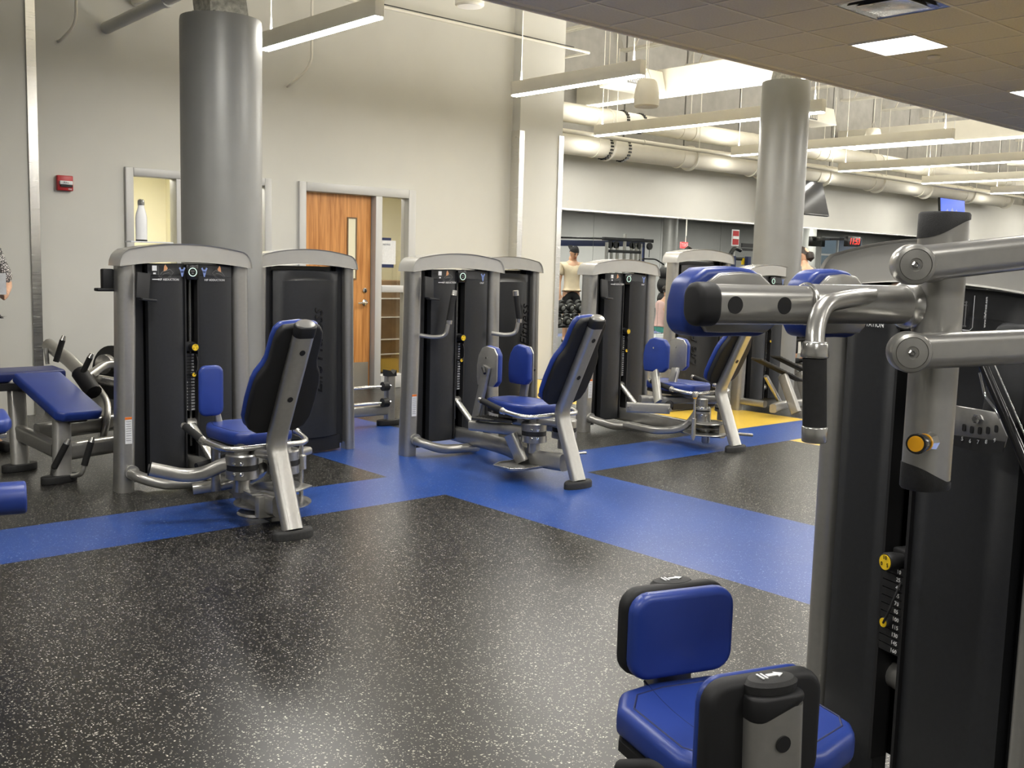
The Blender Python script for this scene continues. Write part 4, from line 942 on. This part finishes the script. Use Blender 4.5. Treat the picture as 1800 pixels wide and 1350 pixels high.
# range selector on the right shroud
gx = V((0.336, -0.101, 1.148))
gp = MB().prism([(-.09, .035), (.07, .035), (.085, .0), (.075, -.045), (.03, -.062), (-.03, -.062), (-.09, -.055)], gx, (1, 0, 0), (0, 0, 1), (0, .006, 0)).build('range_plate', 'gear', TR, bevel=.002)
sl = MB()
for k, q in enumerate('56789'):
    a = -.045+.024*k; zz = -.028+.010*(k-2)**2*.15+.003*k
    MB().prism(rrect(.010, .018, .004), (gx.x+a, gx.y-.001, gx.z+zz+.006), (1, 0, 0), (0, 0, 1), (0, -.001, 0)).build('range_slot', 'black', gp, smooth=False)
    text(q, .014, (gx.x+a, gx.y-.0035, gx.z+zz-.022), (1, 0, 0), (0, 0, 1), gp, 'label', 'range_number')
MB().prism([(-.09, -.040), (.078, -.030), (.075, -.056), (.03, -.066), (-.03, -.068), (-.09, -.064)], gx, (1, 0, 0), (0, 0, 1), (0, -.002, 0)).build('number_strip', 'black', gp, smooth=False)
MB().lathe(gx+V(-.005, 0, .012), [(.012, 0), (.012, .008), (.007, .014)], 6, (0, -1, 0)).build('plate_bolt', 'chrome', gp)
L1 = [(0.360, -0.140, 1.276), (0.380, -0.140, 1.224), (0.418, -0.141, 1.193), (0.434, -0.140, 1.171)]
lv = MB().tube(L1, .0035, rad=.01).build('range_lever', 'chrome', TR)
MB().tube([(0.433, -0.139, 1.177), (0.460, -0.140, 1.141)], .0065).build('lever_tip', 'white', lv)
MB().tube([(0.395, -0.170, 1.300), (0.550, -0.170, 1.065)], .012).build('gas_strut', 'gloss', TR)
MB().tube([(0.422, -0.165, 1.303), (0.539, -0.165, 1.124)], .002).build('strut_rod', 'chrome', TR)
MB().prism(rrect(.12, .25, .03), V((0.359, -0.050, 1.268)), (1, 0, 0), (0, .1, 1), (0, .02, 0)).build('housing_cover', 'shroud', TR, bevel=.008)

# ---------------------------------------------------------------- leg curl bench at the left edge
LC = root('leg_curl_machine', (2.2, 7.2, 0), 0, 'leg curl bench with a sloped blue pad behind the nearest tower, left edge', 'exercise machine')
def wl(mb, name, m, o, **k): return local(mb, o.location).build(name, m, o, **k)
def foot(x, y, o, rz=.25):
    pts = [(.125*cos(2*pi*k/20), .06*sin(2*pi*k/20)) for k in range(20)]; pts = [(a*cos(rz)-b*sin(rz)+x, a*sin(rz)+b*cos(rz)+y) for a, b in pts]
    wl(MB().prism(pts, (0, 0, 0), (1, 0, 0), (0, 1, 0), (0, 0, .05)), 'rubber_foot', 'rubber', o, bevel=.005)
foot(2.17, 6.97, LC); foot(2.075, 7.50, LC)
wl(MB().tube([(2.19, 6.97, .04), (2.22, 7.05, .50)], OVAL, up=(0, 1, 0)), 'front_post', 'frame', LC)
wl(MB().tube([(2.08, 7.50, .04), (2.10, 7.62, .62)], OVAL, up=(0, 1, 0)), 'rear_post', 'frame', LC)
wl(MB().tube([(2.09, 7.53, .26), (2.19, 7.08, .20)], rrect(.07, .11, .025), up=(0, 0, 1)), 'link_beam', 'frame', LC)
wl(MB().tube([(2.20, 7.02, .19), (3.1, 7.30, .19)], rrect(.08, .12, .03), up=(0, 0, 1)), 'base_beam', 'frame', LC)
wl(MB().tube([(2.15, 7.35, .28), (3.1, 7.55, .30)], rrect(.08, .12, .03), up=(0, 0, 1)), 'base_beam', 'frame', LC)
a, b_, c_ = V(2.03, 7.421, .69), V(2.362, 7.50, .68), V(2.046, 6.83, .46)
uu, vv = (b_-a), (c_-a); nn = vv.cross(uu).normalized(); nn = -nn if nn.z > 0 else nn
uh = uu.normalized(); vh = (vv-uh*vv.dot(uh)).normalized()
wl(MB().prism([(0, .0), (.34, 0), (.34, .56), (.30, .60), (.04, .60), (0, .56)], a, uh, vh, nn*.07), 'sloped_cushion', 'vinyl', LC, bevel=.02, seg=4)
wl(MB().prism([(.05, .10), (.29, .10), (.29, .5), (.05, .5)], a+nn*.07, uh, vh, nn*.03), 'cushion_plate', 'black', LC, bevel=.004)
wl(MB().box((2.30, 7.0, .42), (.12, .10, .06)), 'pad_bracket', 'black', LC, bevel=.015)
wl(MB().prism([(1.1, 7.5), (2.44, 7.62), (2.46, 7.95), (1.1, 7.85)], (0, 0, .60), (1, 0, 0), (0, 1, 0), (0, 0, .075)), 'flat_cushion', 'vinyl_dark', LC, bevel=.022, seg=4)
wl(MB().bb(1.2, 2.3, 7.55, 7.8, .55, .60), 'cushion_frame', 'black', LC, smooth=False)
wl(MB().tube([(2.581, 8.471, 0.782), (2.625, 8.150, 0.692), (2.634, 7.723, 0.577)], .052, up=(0, 0, 1)), 'upper_arm', 'frame', LC)
wl(MB().tube([(2.629, 7.731, 0.601), (2.801, 7.860, 0.675), (2.935, 7.875, 0.668)], rrect(.06, .06, .02), rad=.1), 'arm_bracket', 'frame', LC)
wl(MB().tube([(2.567, 7.725, 0.635), (2.602, 7.540, 0.506)], .06), 'cam_roller', 'black', LC)
wl(MB().lathe(V((2.840, 7.958, 0.665)), [(.05, -.03), (.075, -.03), (.075, .02), (.05, .025)], 24, (.8, .5, 0)), 'pivot_flange', 'gear', LC)
wl(MB().lathe(V((2.909, 8.020, 0.590)), [(.02, 0), (.21, 0), (.21, .02), (.02, .02)], 32, (.9, .4, 0)), 'cam_disc', 'shroud', LC)
wl(MB().tube([(2.664, 7.683, 0.486), (2.682, 7.520, 0.399), (2.634, 7.413, 0.292), (2.605, 7.419, 0.170)], rrect(.05, .14, .02), rad=.1), 'curved_support', 'frame', LC)
wl(MB().tube([(2.695, 7.804, 0.578), (2.821, 7.689, 0.553)], rrect(.05, .07, .02), up=(0, 0, 1)), 'cross_tube', 'silver', LC)
wl(MB().tube([(2.531, 8.378, 0.764), (2.537, 8.354, 0.642)], rrect(.03, .03, .008)), 'side_plate', 'gear', LC)
for p, q in ((V((2.535, 7.987, 0.854)), V((2.488, 8.003, 0.693))), (V((2.612, 7.636, 0.749)), V((2.565, 7.659, 0.637))), (V((2.204, 6.914, 0.262)), V((2.134, 6.952, 0.105))), (V((2.326, 6.810, 0.278)), V((2.284, 6.824, 0.125)))):
    g_ = wl(MB().cyl(p, q, .021), 'hand_grip', 'grip', LC); g_p = (p-q).normalized()
    e = MB().cyl(p, p+g_p*.035, .022, .014); e = local(e, LC.location).build('grip_end', 'silver', g_)
wl(MB().tube([(2.284, 6.824, 0.125), (2.269, 6.828, 0.069), (2.246, 6.911, 0.042), (2.228, 7.059, 0.030)], .016, rad=.04), 'handle_tube', 'frame', LC)
wl(MB().tube([(2.134, 6.952, 0.105), (2.138, 7.004, 0.035)], .018), 'handle_tube', 'silver', LC)

RM = root('leg_roller_machine', (.9, 4.8, 0), 0, 'blue roller pad and small blue pad of a machine cut by the left edge', 'exercise machine')
wl(MB().cyl((.95, 4.79, .44), (1.325, 4.70, .44), .071, n=28), 'roller_pad', 'vinyl', RM, bevel=.012, seg=3)
wl(MB().cyl((.75, 4.83, .44), (.96, 4.785, .44), .018), 'roller_axle', 'silver', RM)
wl(MB().tube([(.78, 4.82, .05), (.78, 4.82, .74)], OVAL, up=(0, 1, 0)), 'machine_post', 'frame', RM)
foot(.80, 4.82, RM, 0)
wl(MB().prism([(.7, -.09), (1.335, -.09), (1.36, -.05), (1.36, .09), (.7, .09)], (0, 5.05, .70), (1, .0, -.0), (.1, 1, .2), (0, 0, .06)), 'small_cushion', 'vinyl', RM, bevel=.02, seg=4)
wl(MB().tube([(.78, 4.85, .70), (1.0, 5.05, .69)], .03), 'cushion_bracket', 'black', RM)
wl(MB().tube([(1.20, 5.03, .665), (1.335, 5.02, .67)], .014), 'adjust_rod', 'silver', RM)

# low rack behind the second tower
RK = root('stretching_rack', (5.0, 7.9, 0), 0, 'low grey rack with two polished rods between the second tower and the blue floor', 'rack')
wl(MB().tube([(5.39, 7.86, .03), (5.39, 7.86, .47)], rrect(.095, .07, .02), up=(0, 1, 0)), 'end_post', 'frame', RK)
wl(MB().prism([(-.05, 0), (.05, 0), (.05, .055), (.015, .02), (-.015, .05), (-.05, .06)], (5.39, 7.82, .455), (1, 0, 0), (0, 0, 1), (0, .08, 0)), 'post_cap', 'black', RK, smooth=False)
foot(5.38, 7.86, RK, 0); foot(3.95, 7.86, RK, 0)
wl(MB().tube([(3.95, 7.86, .03), (3.95, 7.86, .47)], rrect(.095, .07, .02), up=(0, 1, 0)), 'end_post', 'frame', RK)
for z in (.37, .22):
    wl(MB().cyl((4.0, 7.80, z), (5.36, 7.80, z), .014), 'steel_rod', 'chrome', RK)
    wl(MB().cyl((5.27, 7.80, z), (5.33, 7.80, z), .042), 'rod_stop', 'black', RK)
wl(MB().bb(4.0, 5.36, 7.82, 7.90, .10, .19), 'base_beam', 'frame', RK, bevel=.015)

# ---------------------------------------------------------------- mirror wall
for i in range(11):
    x0 = 9.60+ (0 if i == 0 else 1.578+1.53*(i-1)); x1 = 9.60+1.578+1.53*i
    mo = MB().bb(0, x1-x0-.006, 0, .012, 0, 2.02).build('mirror_panel', 'mirror', None, smooth=False, loc=(x0, MY-.014, .30))
    mo.parent = bpy.data.objects['wall_mirror_side']
tag(MB().bb(9.6, 26.6, MY-.025, MY, 2.32, 2.345).build('trim_4', 'steel', smooth=False), kind='structure')
def tv(x0, x1, z0, z1, y, tilt, screen, label, on):
    t = root('wall_television', ((x0+x1)/2, y, (z0+z1)/2), 0, label, 'television'); t.rotation_euler = (radians(tilt), 0, radians(0))
    w, h = (x1-x0)/2, (z1-z0)/2
    MB().bb(-w, w, 0, .05, -h, h).build('television_case', 'gloss', t, bevel=.006)
    MB().bb(-w+.015, w-.015, -.004, .001, -h+.02, h-.015).build('screen', screen, t, smooth=False)
    MB().cyl((0, .05, 0), (0, .05+(MY-y)*.9, .05), .04).bb(-.12, .12, .04, .08, -.12, .12).build('wall_bracket', 'black', t)
    if on:
        for k, (a, b) in enumerate(((-.25, .02), (-.05, .06), (.0, -.04), (.12, .03))):
            MB().prism([(a*w*2-.05, b), (a*w*2+.03, b+.06), (a*w*2+.08, b-.02), (a*w*2, b-.07)], (0, -.0045, 0), (1, 0, 0), (0, 0, 1), (0, -.001, 0)).build('screen_picture', 'blue_print', t, smooth=False)
    return t
tv(15.35, 16.46, 2.50, 3.13, 10.42, -17, 'screen_off', 'large dark television tilted down from the wall right of the right column', False)
tv(20.7, 21.78, 2.52, 3.12, 10.42, -6, 'screen_blue', 'small television with a bright blue screen on the wall near the right edge', True)
ca = thing(MB().tube([(0, 0, 0), (.2, .2, .14), (.62, .36, .12), (1.2, .37, .10)], .008, rad=.1), 'television_cable', 'black', 'black cable running up from the blue television', 'cable', loc=(20.0, 10.6, 3.1)) if False else None
CK = root('digital_clock', (17.72, 10.62, 2.11), 0, 'black digital clock with red numerals hanging in front of the mirror', 'clock')
MB().bb(-.21, .23, -.06, .03, -.095, .095).build('case', 'gloss', CK, bevel=.006)
text('11:53', .165, (.01, -.064, -.002), (1, 0, 0), (0, 0, 1), CK, 'led_red', 'red_numerals', shear=.2, ext=.001)
MB().bb(-.14, -.08, .03, .36, .02, .06).build('bracket', 'black', CK, smooth=False)

# things whose reflection shows in the mirror
def far_column(p, label):
    c = root('column', (p[0], p[1], 0), 0, label, 'column'); MB().cyl((0, 0, 0), (0, 0, 3.43), .28, n=32).build('casing', 'column', c)
far_column((29.463, -3.050, 1.570), 'far round column reflected in the mirror over the third tower')
far_column((33.348, 0.240, 2.330), 'far round column reflected in the mirror beside the blue window')
p = (27.557, -0.821, 2.324)
ex = root('exit_sign', p, 0, 'red exit sign on two stems reflected in the mirror', 'sign')
MB().bb(-.17, .17, -.03, .03, -.10, .10).build('sign_box', 'exit_red', ex, bevel=.004)
text('EXIT', .16, (0, .034, 0), (-1, 0, 0), (0, 0, 1), ex, 'white'); text('EXIT', .16, (0, -.034, 0), (1, 0, 0), (0, 0, 1), ex, 'white')
MB().cyl((.08, 0, .1), (.08, 0, 3.43-p[2]), .01, n=8).build('stem', 'paint', ex); MB().cyl((-.25, .3, .3), (-.25, .3, 3.43-p[2]), .01, n=8).build('stem', 'paint', ex)
# cable station
p = (18.553, 4.796, 1.516)
CS = root('cable_station', (p[0], p[1], 0), 0, 'grey and black multi cable station with a lat bar reflected in the mirror', 'exercise machine')
for x in (-.62, -.45, -.25, .0, .25, .42, .58): MB().bb(x-.028, x+.028, -.03, .03, 0, 2.10 if x else 2.32).build('upright', 'frame', CS, smooth=False)
MB().bb(-.75, 1.0, -.05, .05, 2.14, 2.22).build('top_beam', 'black', CS, bevel=.01)
MB().bb(-.55, .55, -.05, .05, 1.86, 1.93).build('cross_beam', 'black', CS, bevel=.01)
for x in (-.5, -.3, .28, .48, .9): MB().cyl((x, -.03, 2.05), (x, .03, 2.05), .085, n=20).build('pulley', 'black', CS)
MB().cyl((.9, 0, 1.78), (.9, 0, 2.0), .008, n=6).build('cable', 'black', CS)
MB().tube([(.35, 0, 1.62), (.65, 0, 1.74), (1.15, 0, 1.74), (1.5, 0, 1.60)], .018, rad=.1).build('lat_bar', 'black', CS)
MB().bb(-.8, .9, -.4, .4, 0, .08).build('base', 'frame', CS, bevel=.01)
a, b_ = V((17.988, 2.854, 2.223)), V((21.607, 2.669, 2.297))
rg = root('pull_up_rig', (a.x, a.y, 0), 0, 'long black and navy overhead beam reflected in the mirror over the man', 'rack')
local(MB().tube([a, b_], rrect(.05, .05, .01), up=(0, 0, 1)), rg.location).build('top_bar', 'gloss', rg)
a2, b2_ = a-V(0, 0, .14), b_-V(0, 0, .12)
local(MB().tube([a2, b2_], rrect(.04, .15, .01), up=(0, 0, 1)), rg.location).build('navy_beam', 'navy', rg)
for q in (a, b_): local(MB().tube([q, V(q.x, q.y, 0)], rrect(.07, .07, .01)), rg.location).build('rig_post', 'navy', rg)
# squat rack and treadmill console
p = (20.557, 6.542, 1.587)
SR = root('navy_squat_rack', (p[0], p[1], 0), 0, 'navy squat rack with a black bar reflected in the mirror left of the right column', 'rack')
for x in (-.05, .55): MB().bb(x-.06, x+.06, -.05, .05, 0, 1.86).build('rack_post', 'navy', SR, smooth=False)
MB().cyl((-1.2, -.1, 1.80), (.5, -.1, 1.80), .04).build('barbell', 'black', SR)
MB().bb(-.05, .55, -.04, .04, 1.06, 1.12).bb(-.05, .55, -.04, .04, .9, .94).build('cross_beam', 'black', SR, smooth=False)
MB().tube([(-.35, .1, 1.82), (-.15, .1, 2.06), (.1, .1, 2.0)], .05, rad=.1).build('console', 'gloss', SR)
MB().bb(.0, .9, -.05, .05, 2.0, 2.06).bb(.35, .8, -.08, -.04, 2.08, 2.18).build('upper_bar', 'black', SR, smooth=False)
MB().bb(.42, .55, -.1, -.06, 1.66, 1.82).build('yellow_tag', 'yellow', SR, smooth=False)
sg = root('small_notice_sign', (21.122, 6.123, 2.319), 0, 'small red and white notice reflected in the mirror above the navy rack', 'sign')
MB().bb(-.14, .14, -.01, .01, -.20, .20).build('sign_plate', 'label', sg, smooth=False); MB().bb(-.12, .12, .012, .016, -.17, .17).build('red_field', 'red', sg, smooth=False); MB().bb(-.12, .12, .017, .02, -.03, .04).build('white_band', 'white', sg, smooth=False)
MB().cyl((0, 0, -.2), (0, 0, -.62), .02, n=8).build('sign_pole', 'silver', sg)
# dumbbell rack in front of the man
p = (13.096, 8.724, 0.573)
DR = root('dumbbell_rack', (p[0], p[1], 0), radians(0), 'dumbbell rack reflected in the mirror before the standing man', 'rack')
for x in (-1.15, 1.15): MB().bb(x-.04, x+.04, -.25, .38, 0, .62).build('rack_frame', 'frame', DR, smooth=False)
for y, z in ((-.12, .70), (.24, .48)): MB().box((0, y, z), (2.3, .22, .03), M4=Matrix.Rotation(radians(-12), 3, 'X')).build('rack_shelf', 'black', DR, smooth=False)
dd = None; kk = 0
for row, (y, z) in enumerate(((-.12, .80), (.24, .585))):
    for k in range(10):
        if dd is None:
            dd = root('dumbbell', (0, 0, 0), 0, 'x', 'dumbbell', 'dumbbells on the reflected rack')
            MB().cyl((0, -.15, 0), (0, .15, 0), .017).build('handle', 'chrome', dd)
            for s in (-1, 1):
                hd = MB().lathe((0, s*.08, 0), [(.03, 0), (.075, .01), (.078, .07), (.06, .085)], 16, (0, s, 0)).build('head', 'rubber', dd); MB().lathe((0, s*.166, 0), [(.045, 0), (.04, .003)], 16, (0, s, 0)).build('end_cap', 'label', hd)
            q = dd
        else: q = copy_tree(dd)
        q.location = (p[0]-1.0+.215*k, p[1]+y, z+.0); q.rotation_euler = (radians(-12), 0, 0)
        q['label'] = ('round dumbbell on the %s shelf of the reflected rack' % ('upper', 'lower')[row])
# plate tree, bench and foam board reflected right of the third tower
p = (16.220, 8.155, 1.192)
TRE = root('plate_tree', (p[0], p[1], 0), 0, 'weight plate tree with black plates reflected above the seated person', 'rack')
MB().bb(-.05, .05, -.05, .05, 0, 1.65).bb(-.3, .3, -.3, .3, 0, .05).build('tree_post', 'silver', TRE, bevel=.01)
for z, r in ((1.42, .13), (1.18, .16), (.9, .14)):
    MB().cyl((0, -.12, z), (0, .12, z), r, n=24).build('weight_plate', 'rubber', TRE); MB().cyl((0, .121, z), (0, .13, z), r*.4, n=16).build('plate_mark', 'label', TRE)
    MB().cyl((.05, 0, z+.02), (.5, 0, z+.02), .025, n=12).build('storage_peg', 'silver', TRE)
p = (15.161, 9.267, 0.984)
FB = thing(MB().prism([(-.14, 0), (.12, 0), (.12, 1.18), (-.02, 1.12), (-.14, .98)], (0, 0, 0), (1, 0, 0), (0, 0, 1), (0, .05, 0)), 'foam_board', 'mat_black', 'tall black dimpled foam board reflected behind the seated person', 'board', loc=(p[0], p[1], .30), smooth=False)
st_ = MB()
for i in range(4):
    for j in range(13): st_.lathe((-.10+.062*i, .05, .06+.078*j), [(.024, 0), (.012, .010), (.001, .012)], 6, (0, 1, 0))
st_.build('dimple', 'mat_black', FB, kind='stuff'); MB().bb(-.12, .12, -.06, .06, -.30, 0).build('board_stand', 'black', FB, smooth=False)

# ---------------------------------------------------------------- people
def skin(name, joints, edges, m, parent, sub=2, rootj=None):
    ks = list(joints); me = bpy.data.meshes.new(name)
    me.from_pydata([joints[k][0] for k in ks], [(ks.index(a), ks.index(b)) for a, b in edges], []); me.update()
    me.materials.append(M[m]); o = bpy.data.objects.new(name, me); COL.objects.link(o); o.parent = parent
    md = o.modifiers.new('skin', 'SKIN'); md.use_smooth_shade = True
    for i, k in enumerate(ks):
        r = joints[k][1]; r = r if isinstance(r, tuple) else (r, r); me.skin_vertices[0].data[i].radius = r
        me.skin_vertices[0].data[i].use_root = (k == (rootj or ks[0]))
    s = o.modifiers.new('sub', 'SUBSURF'); s.levels = sub; s.render_levels = sub
    return o
def person(loc, rz, label, J, top, bottom, hairstyle, skinm='skin', sleeves=True, legs_cover='long', scale=1):
    """J: joint positions; faces local -y"""
    t = root('person', loc, rz, label, 'person'); t.scale = (scale,)*3
    j = dict(pelvis=(J['pelvis'], (.155, .12)), waist=(J['waist'], (.135, .10)), chest=(J['chest'], (.165, .115)), collar=(J['collar'], (.12, .08)), neck=(J['neck'], .055), skull=(J['head'], .055))
    e = [('pelvis', 'waist'), ('waist', 'chest'), ('chest', 'collar'), ('collar', 'neck'), ('neck', 'skull')]
    for s in ('l', 'r'):
        j.update({s+'sh': (J[s+'sh'], .062), s+'el': (J[s+'el'], .042), s+'wr': (J[s+'wr'], .028), s+'pm': (J[s+'hand'], (.040, .020)),
                  s+'hip': (J[s+'hip'], .090), s+'kn': (J[s+'kn'], .058), s+'an': (J[s+'an'], .040), s+'toe': (J[s+'toe'], .035)})
        e += [('collar', s+'sh'), (s+'sh', s+'el'), (s+'el', s+'wr'), (s+'wr', s+'pm'), ('pelvis', s+'hip'), (s+'hip', s+'kn'), (s+'kn', s+'an'), (s+'an', s+'toe')]
        h = V(J[s+'hand']); w = V(J[s+'wr']); d = (h-w).normalized(); side = d.cross(V(0, 1, 0)); side = side.normalized() if side.length > .1 else V(1, 0, 0)
        for f in range(4):
            a = h+side*(-.028+.018*f)+d*.01; L_ = (.075, .085, .08, .062)[f]
            j[s+'f%da' % f] = (tuple(a), .0095); j[s+'f%db' % f] = (tuple(a+d*L_*.5+V(0, -.008, 0)), .009); j[s+'f%dc' % f] = (tuple(a+d*L_+V(0, -.022, 0)), .007)
            e += [(s+'pm', s+'f%da' % f), (s+'f%da' % f, s+'f%db' % f), (s+'f%db' % f, s+'f%dc' % f)]
        j[s+'t1'] = (tuple(w+d*.03-side*.035+V(0, -.01, 0)), .011); j[s+'t2'] = (tuple(w+d*.075-side*.05+V(0, -.02, 0)), .009); e += [(s+'wr', s+'t1'), (s+'t1', s+'t2')]
    skin('body', j, e, skinm, t, rootj='pelvis')
    H = V(J['head']); up = (H-V(J['neck'])).normalized(); fw = V(J.get('face', (0, -1, 0))).normalized(); rt = fw.cross(up).normalized(); fw = up.cross(rt)
    rings = []
    for k in range(11):
        a = pi*k/10; z = -cos(a)*.118; w = sin(a)
        ring = []
        for i in range(20):
            b = 2*pi*i/20; x = sin(b)*.076*w; y = cos(b)*.095*w
            if z < -.03: x *= .84; y *= (.90 if y < 0 else .94)
            ring.append(H+up*(.05+z)+rt*x+fw*y)
        rings.append(ring)
    hd = MB().loft(rings).build('head', skinm, t)
    f = MB(); c = H+up*.05
    f.add([c+fw*.092+up*.02, c+fw*.118-up*.018, c+fw*.09-up*.022+rt*.016, c+fw*.09-up*.022-rt*.016], [(0, 1, 2), (0, 3, 1), (1, 3, 2)]); f.build('nose', skinm, hd)
    for s in (-1, 1):
        MB().lathe(c+fw*.086+rt*.03*s+up*.012, [(.012, 0), (.010, .006), (.002, .009)], 10, tuple(fw)).build('eye', 'black', hd); MB().lathe(c+rt*.074*s, [(.022, -.004), (.024, .004), (.012, .010)], 10, tuple(rt*s)).build('ear', skinm, hd)
        MB().tube([c+fw*.090+rt*.016*s+up*.034, c+fw*.084+rt*.044*s+up*.036], .004).build('eyebrow', 'hair', hd)
    MB().tube([c+fw*.088-rt*.022-up*.055, c+fw*.095-up*.053, c+fw*.088+rt*.022-up*.055], .0045).build('mouth', 'red', hd)
    # hair or cap
    rings = []
    for k in range(8):
        a = pi*(.57+.43*k/7); z = -cos(a)*.128; w = sin(a)
        rings.append([c+up*(z+.006-.075*max(0, -cos(2*pi*i/20))*(1-k/7))+rt*(sin(2*pi*i/20)*.084*w)+fw*(cos(2*pi*i/20)*.101*w-.008) for i in range(20)])
    MB().loft(rings).build('cap' if hairstyle == 'cap' else 'hair', 'cloth' if hairstyle == 'cap' else 'hair', t)
    if hairstyle in ('long', 'bun'):
        b = MB(); b.lathe(c-fw*.105+up*(.04 if hairstyle == 'bun' else -.03), [(.001, -.10 if hairstyle == 'long' else -.05), (.06, -.05 if hairstyle == 'long' else -.03), (.065, .0), (.05, .04), (.001, .06)], 14, tuple(up)); b.build('hair_bun' if hairstyle == 'bun' else 'hair', 'hair', t)
    if hairstyle == 'cap': MB().tube([c-fw*.09+up*.01, c-fw*.17+up*.03, c-fw*.2+up*.05], rrect(.09, .012, .005), up=(0, 0, 1)).build('cap_peak', 'cloth', t)
    k = 1.14
    jt = dict(waist=(J['waist'], (.150, .118)), pelvis=(tuple(V(J['pelvis'])+V(0, 0, .02)), (.170, .135)), chest=(J['chest'], (.182, .130)), collar=(J['collar'], (.125, .088)))
    et = [('pelvis', 'waist'), ('waist', 'chest'), ('chest', 'collar')]
    for s in ('l', 'r'):
        sh, el = V(J[s+'sh']), V(J[s+'el'])
        jt[s+'sh'] = (J[s+'sh'], .078); et.append(('collar', s+'sh'))
        if sleeves: jt[s+'sl'] = (tuple(sh+(el-sh)*(.72 if sleeves is True else .98)), .068); et.append((s+'sh', s+'sl'))
    skin('top', jt, et, top, t, rootj='waist')
    jb = dict(pelvis=(tuple(V(J['pelvis'])-V(0, 0, .01)), (.160, .128)), band=(tuple(V(J['pelvis']).lerp(V(J['waist']), .7)), (.142, .112))); eb = [('band', 'pelvis')]
    for s in ('l', 'r'):
        kn, an, hp = V(J[s+'kn']), V(J[s+'an']), V(J[s+'hip']); jb[s+'hip'] = (J[s+'hip'], .102); eb.append(('pelvis', s+'hip'))
        if legs_cover == 'long': jb[s+'kn'] = (J[s+'kn'], .070); jb[s+'an'] = (tuple(an+(kn-an)*.1), .050); eb += [(s+'hip', s+'kn'), (s+'kn', s+'an')]
        else: jb[s+'kn'] = (tuple(kn+(hp-kn)*.15), .085); eb += [(s+'hip', s+'kn')]
    skin('shorts' if legs_cover == 'short' else 'trousers', jb, eb, bottom, t, rootj='pelvis')
    for s in ('l', 'r'):
        a, b = V(J[s+'an']), V(J[s+'toe']); d = (b-a); d.z = 0; d.normalize()
        MB().tube([a-d*.06-V(0, 0, .03), b+d*.05-V(0, 0, .01)], rrect(.085, .07, .03), up=(0, 0, 1)).build('shoe', 'black', t, bevel=.01)
    return t
STAND = dict(pelvis=(0, 0, .93), waist=(0, .01, 1.07), chest=(0, 0, 1.27), collar=(0, .01, 1.40), neck=(0, .01, 1.49), head=(0, -.015, 1.58),
    lsh=(.175, .01, 1.40), lel=(.225, .03, 1.13), lwr=(.235, -.05, .89), lhand=(.235, -.07, .82), rsh=(-.175, .01, 1.40), rel=(-.225, .03, 1.13), rwr=(-.235, -.05, .89), rhand=(-.235, -.07, .82),
    lhip=(.09, 0, .88), lkn=(.10, -.02, .50), lan=(.10, .02, .09), ltoe=(.11, -.12, .04), rhip=(-.09, 0, .88), rkn=(-.10, -.02, .50), ran=(-.10, .02, .09), rtoe=(-.11, -.12, .04))
J = dict(STAND); J.update(rel=(-.27, -.06, 1.15), rwr=(-.30, -.20, .95), rhand=(-.30, -.24, .88), head=(-.01, -.03, 1.575), face=(-.25, -1, -.25))
p = (14.087, 7.579, 1.486)
person((p[0], p[1], 0), radians(-150), 'man in a cream t-shirt and backward black cap, reflected in the mirror over the dumbbells', J, 'tshirt', 'cloth', 'cap', 'tan', True, 'short', scale=1.09)
p = (14.856, 9.733, 1.498)
J = dict(STAND); J.update(face=(.3, -1, 0))
person((p[0], p[1], 0), radians(165), 'dark haired person in a grey tank top seen from behind right of the right column', J, 'grey_cloth', 'cloth', 'long', 'tan', False, 'long', scale=1.10)
J = dict(pelvis=(0, 0, .24), waist=(0, -.02, .38), chest=(0, -.05, .58), collar=(0, -.08, .70), neck=(0, -.10, .79), head=(0, -.14, .87),
    lsh=(.16, -.08, .70), lel=(.20, -.22, .50), lwr=(.14, -.42, .42), lhand=(.12, -.49, .42), rsh=(-.16, -.08, .70), rel=(-.20, -.22, .50), rwr=(-.14, -.42, .42), rhand=(-.12, -.49, .42),
    lhip=(.10, -.04, .24), lkn=(.16, -.46, .34), lan=(.12, -.82, .20), ltoe=(.14, -.95, .22), rhip=(-.10, -.04, .24), rkn=(-.16, -.46, .34), ran=(-.12, -.82, .20), rtoe=(-.14, -.95, .22), face=(0, -1, -.3))
p = (15.328, 8.810, 0.547)
person((p[0], p[1], .13), radians(95), 'person in pink and teal sitting low, reflected right of the third tower', J, 'pink', 'teal', 'bun', 'tan', False, 'long')
thing(MB().prism(rrect(1.8, .7, .05), (.5, 0, 0), (1, 0, 0), (0, 1, 0), (0, 0, .07)), 'exercise_mat', 'screen_off', 'thick mat under the seated person reflected in the mirror', 'mat', loc=(p[0], p[1], .12)) if False else None
bn = root('low_bench', (p[0]+.4, p[1], 0), 0, 'low padded bench under the seated person, reflected in the mirror', 'bench')
MB().prism(rrect(1.9, .7, .05), (0, 0, .15), (1, 0, 0), (0, 1, 0), (0, 0, .07)).build('bench_cushion', 'label', bn, bevel=.02); MB().bb(-.8, .8, -.25, .25, .0, .15).build('bench_frame', 'black', bn, bevel=.01)
p = (2.023, 8.363, 1.252)
J = dict(STAND); J.update(lel=(.30, .02, 1.17), lwr=(.06, -.24, 1.12), lhand=(.0, -.30, 1.12))
pe = person((p[0], p[1], 0), radians(25), 'person in a black and white patterned top and black trousers, cut by the left edge', J, 'pattern', 'cloth', 'bun', 'tan', 'long', 'long', scale=1.06)
thing(MB().prism(rrect(.20, .15, .004), (0, 0, 0), (1, 0, 0), (0, 0, 1), (0, .003, 0)), 'paper_sheet', 'label', 'white sheet of paper held by the person at the left edge', 'paper', loc=(2.015, 7.837, 1.273), smooth=False)
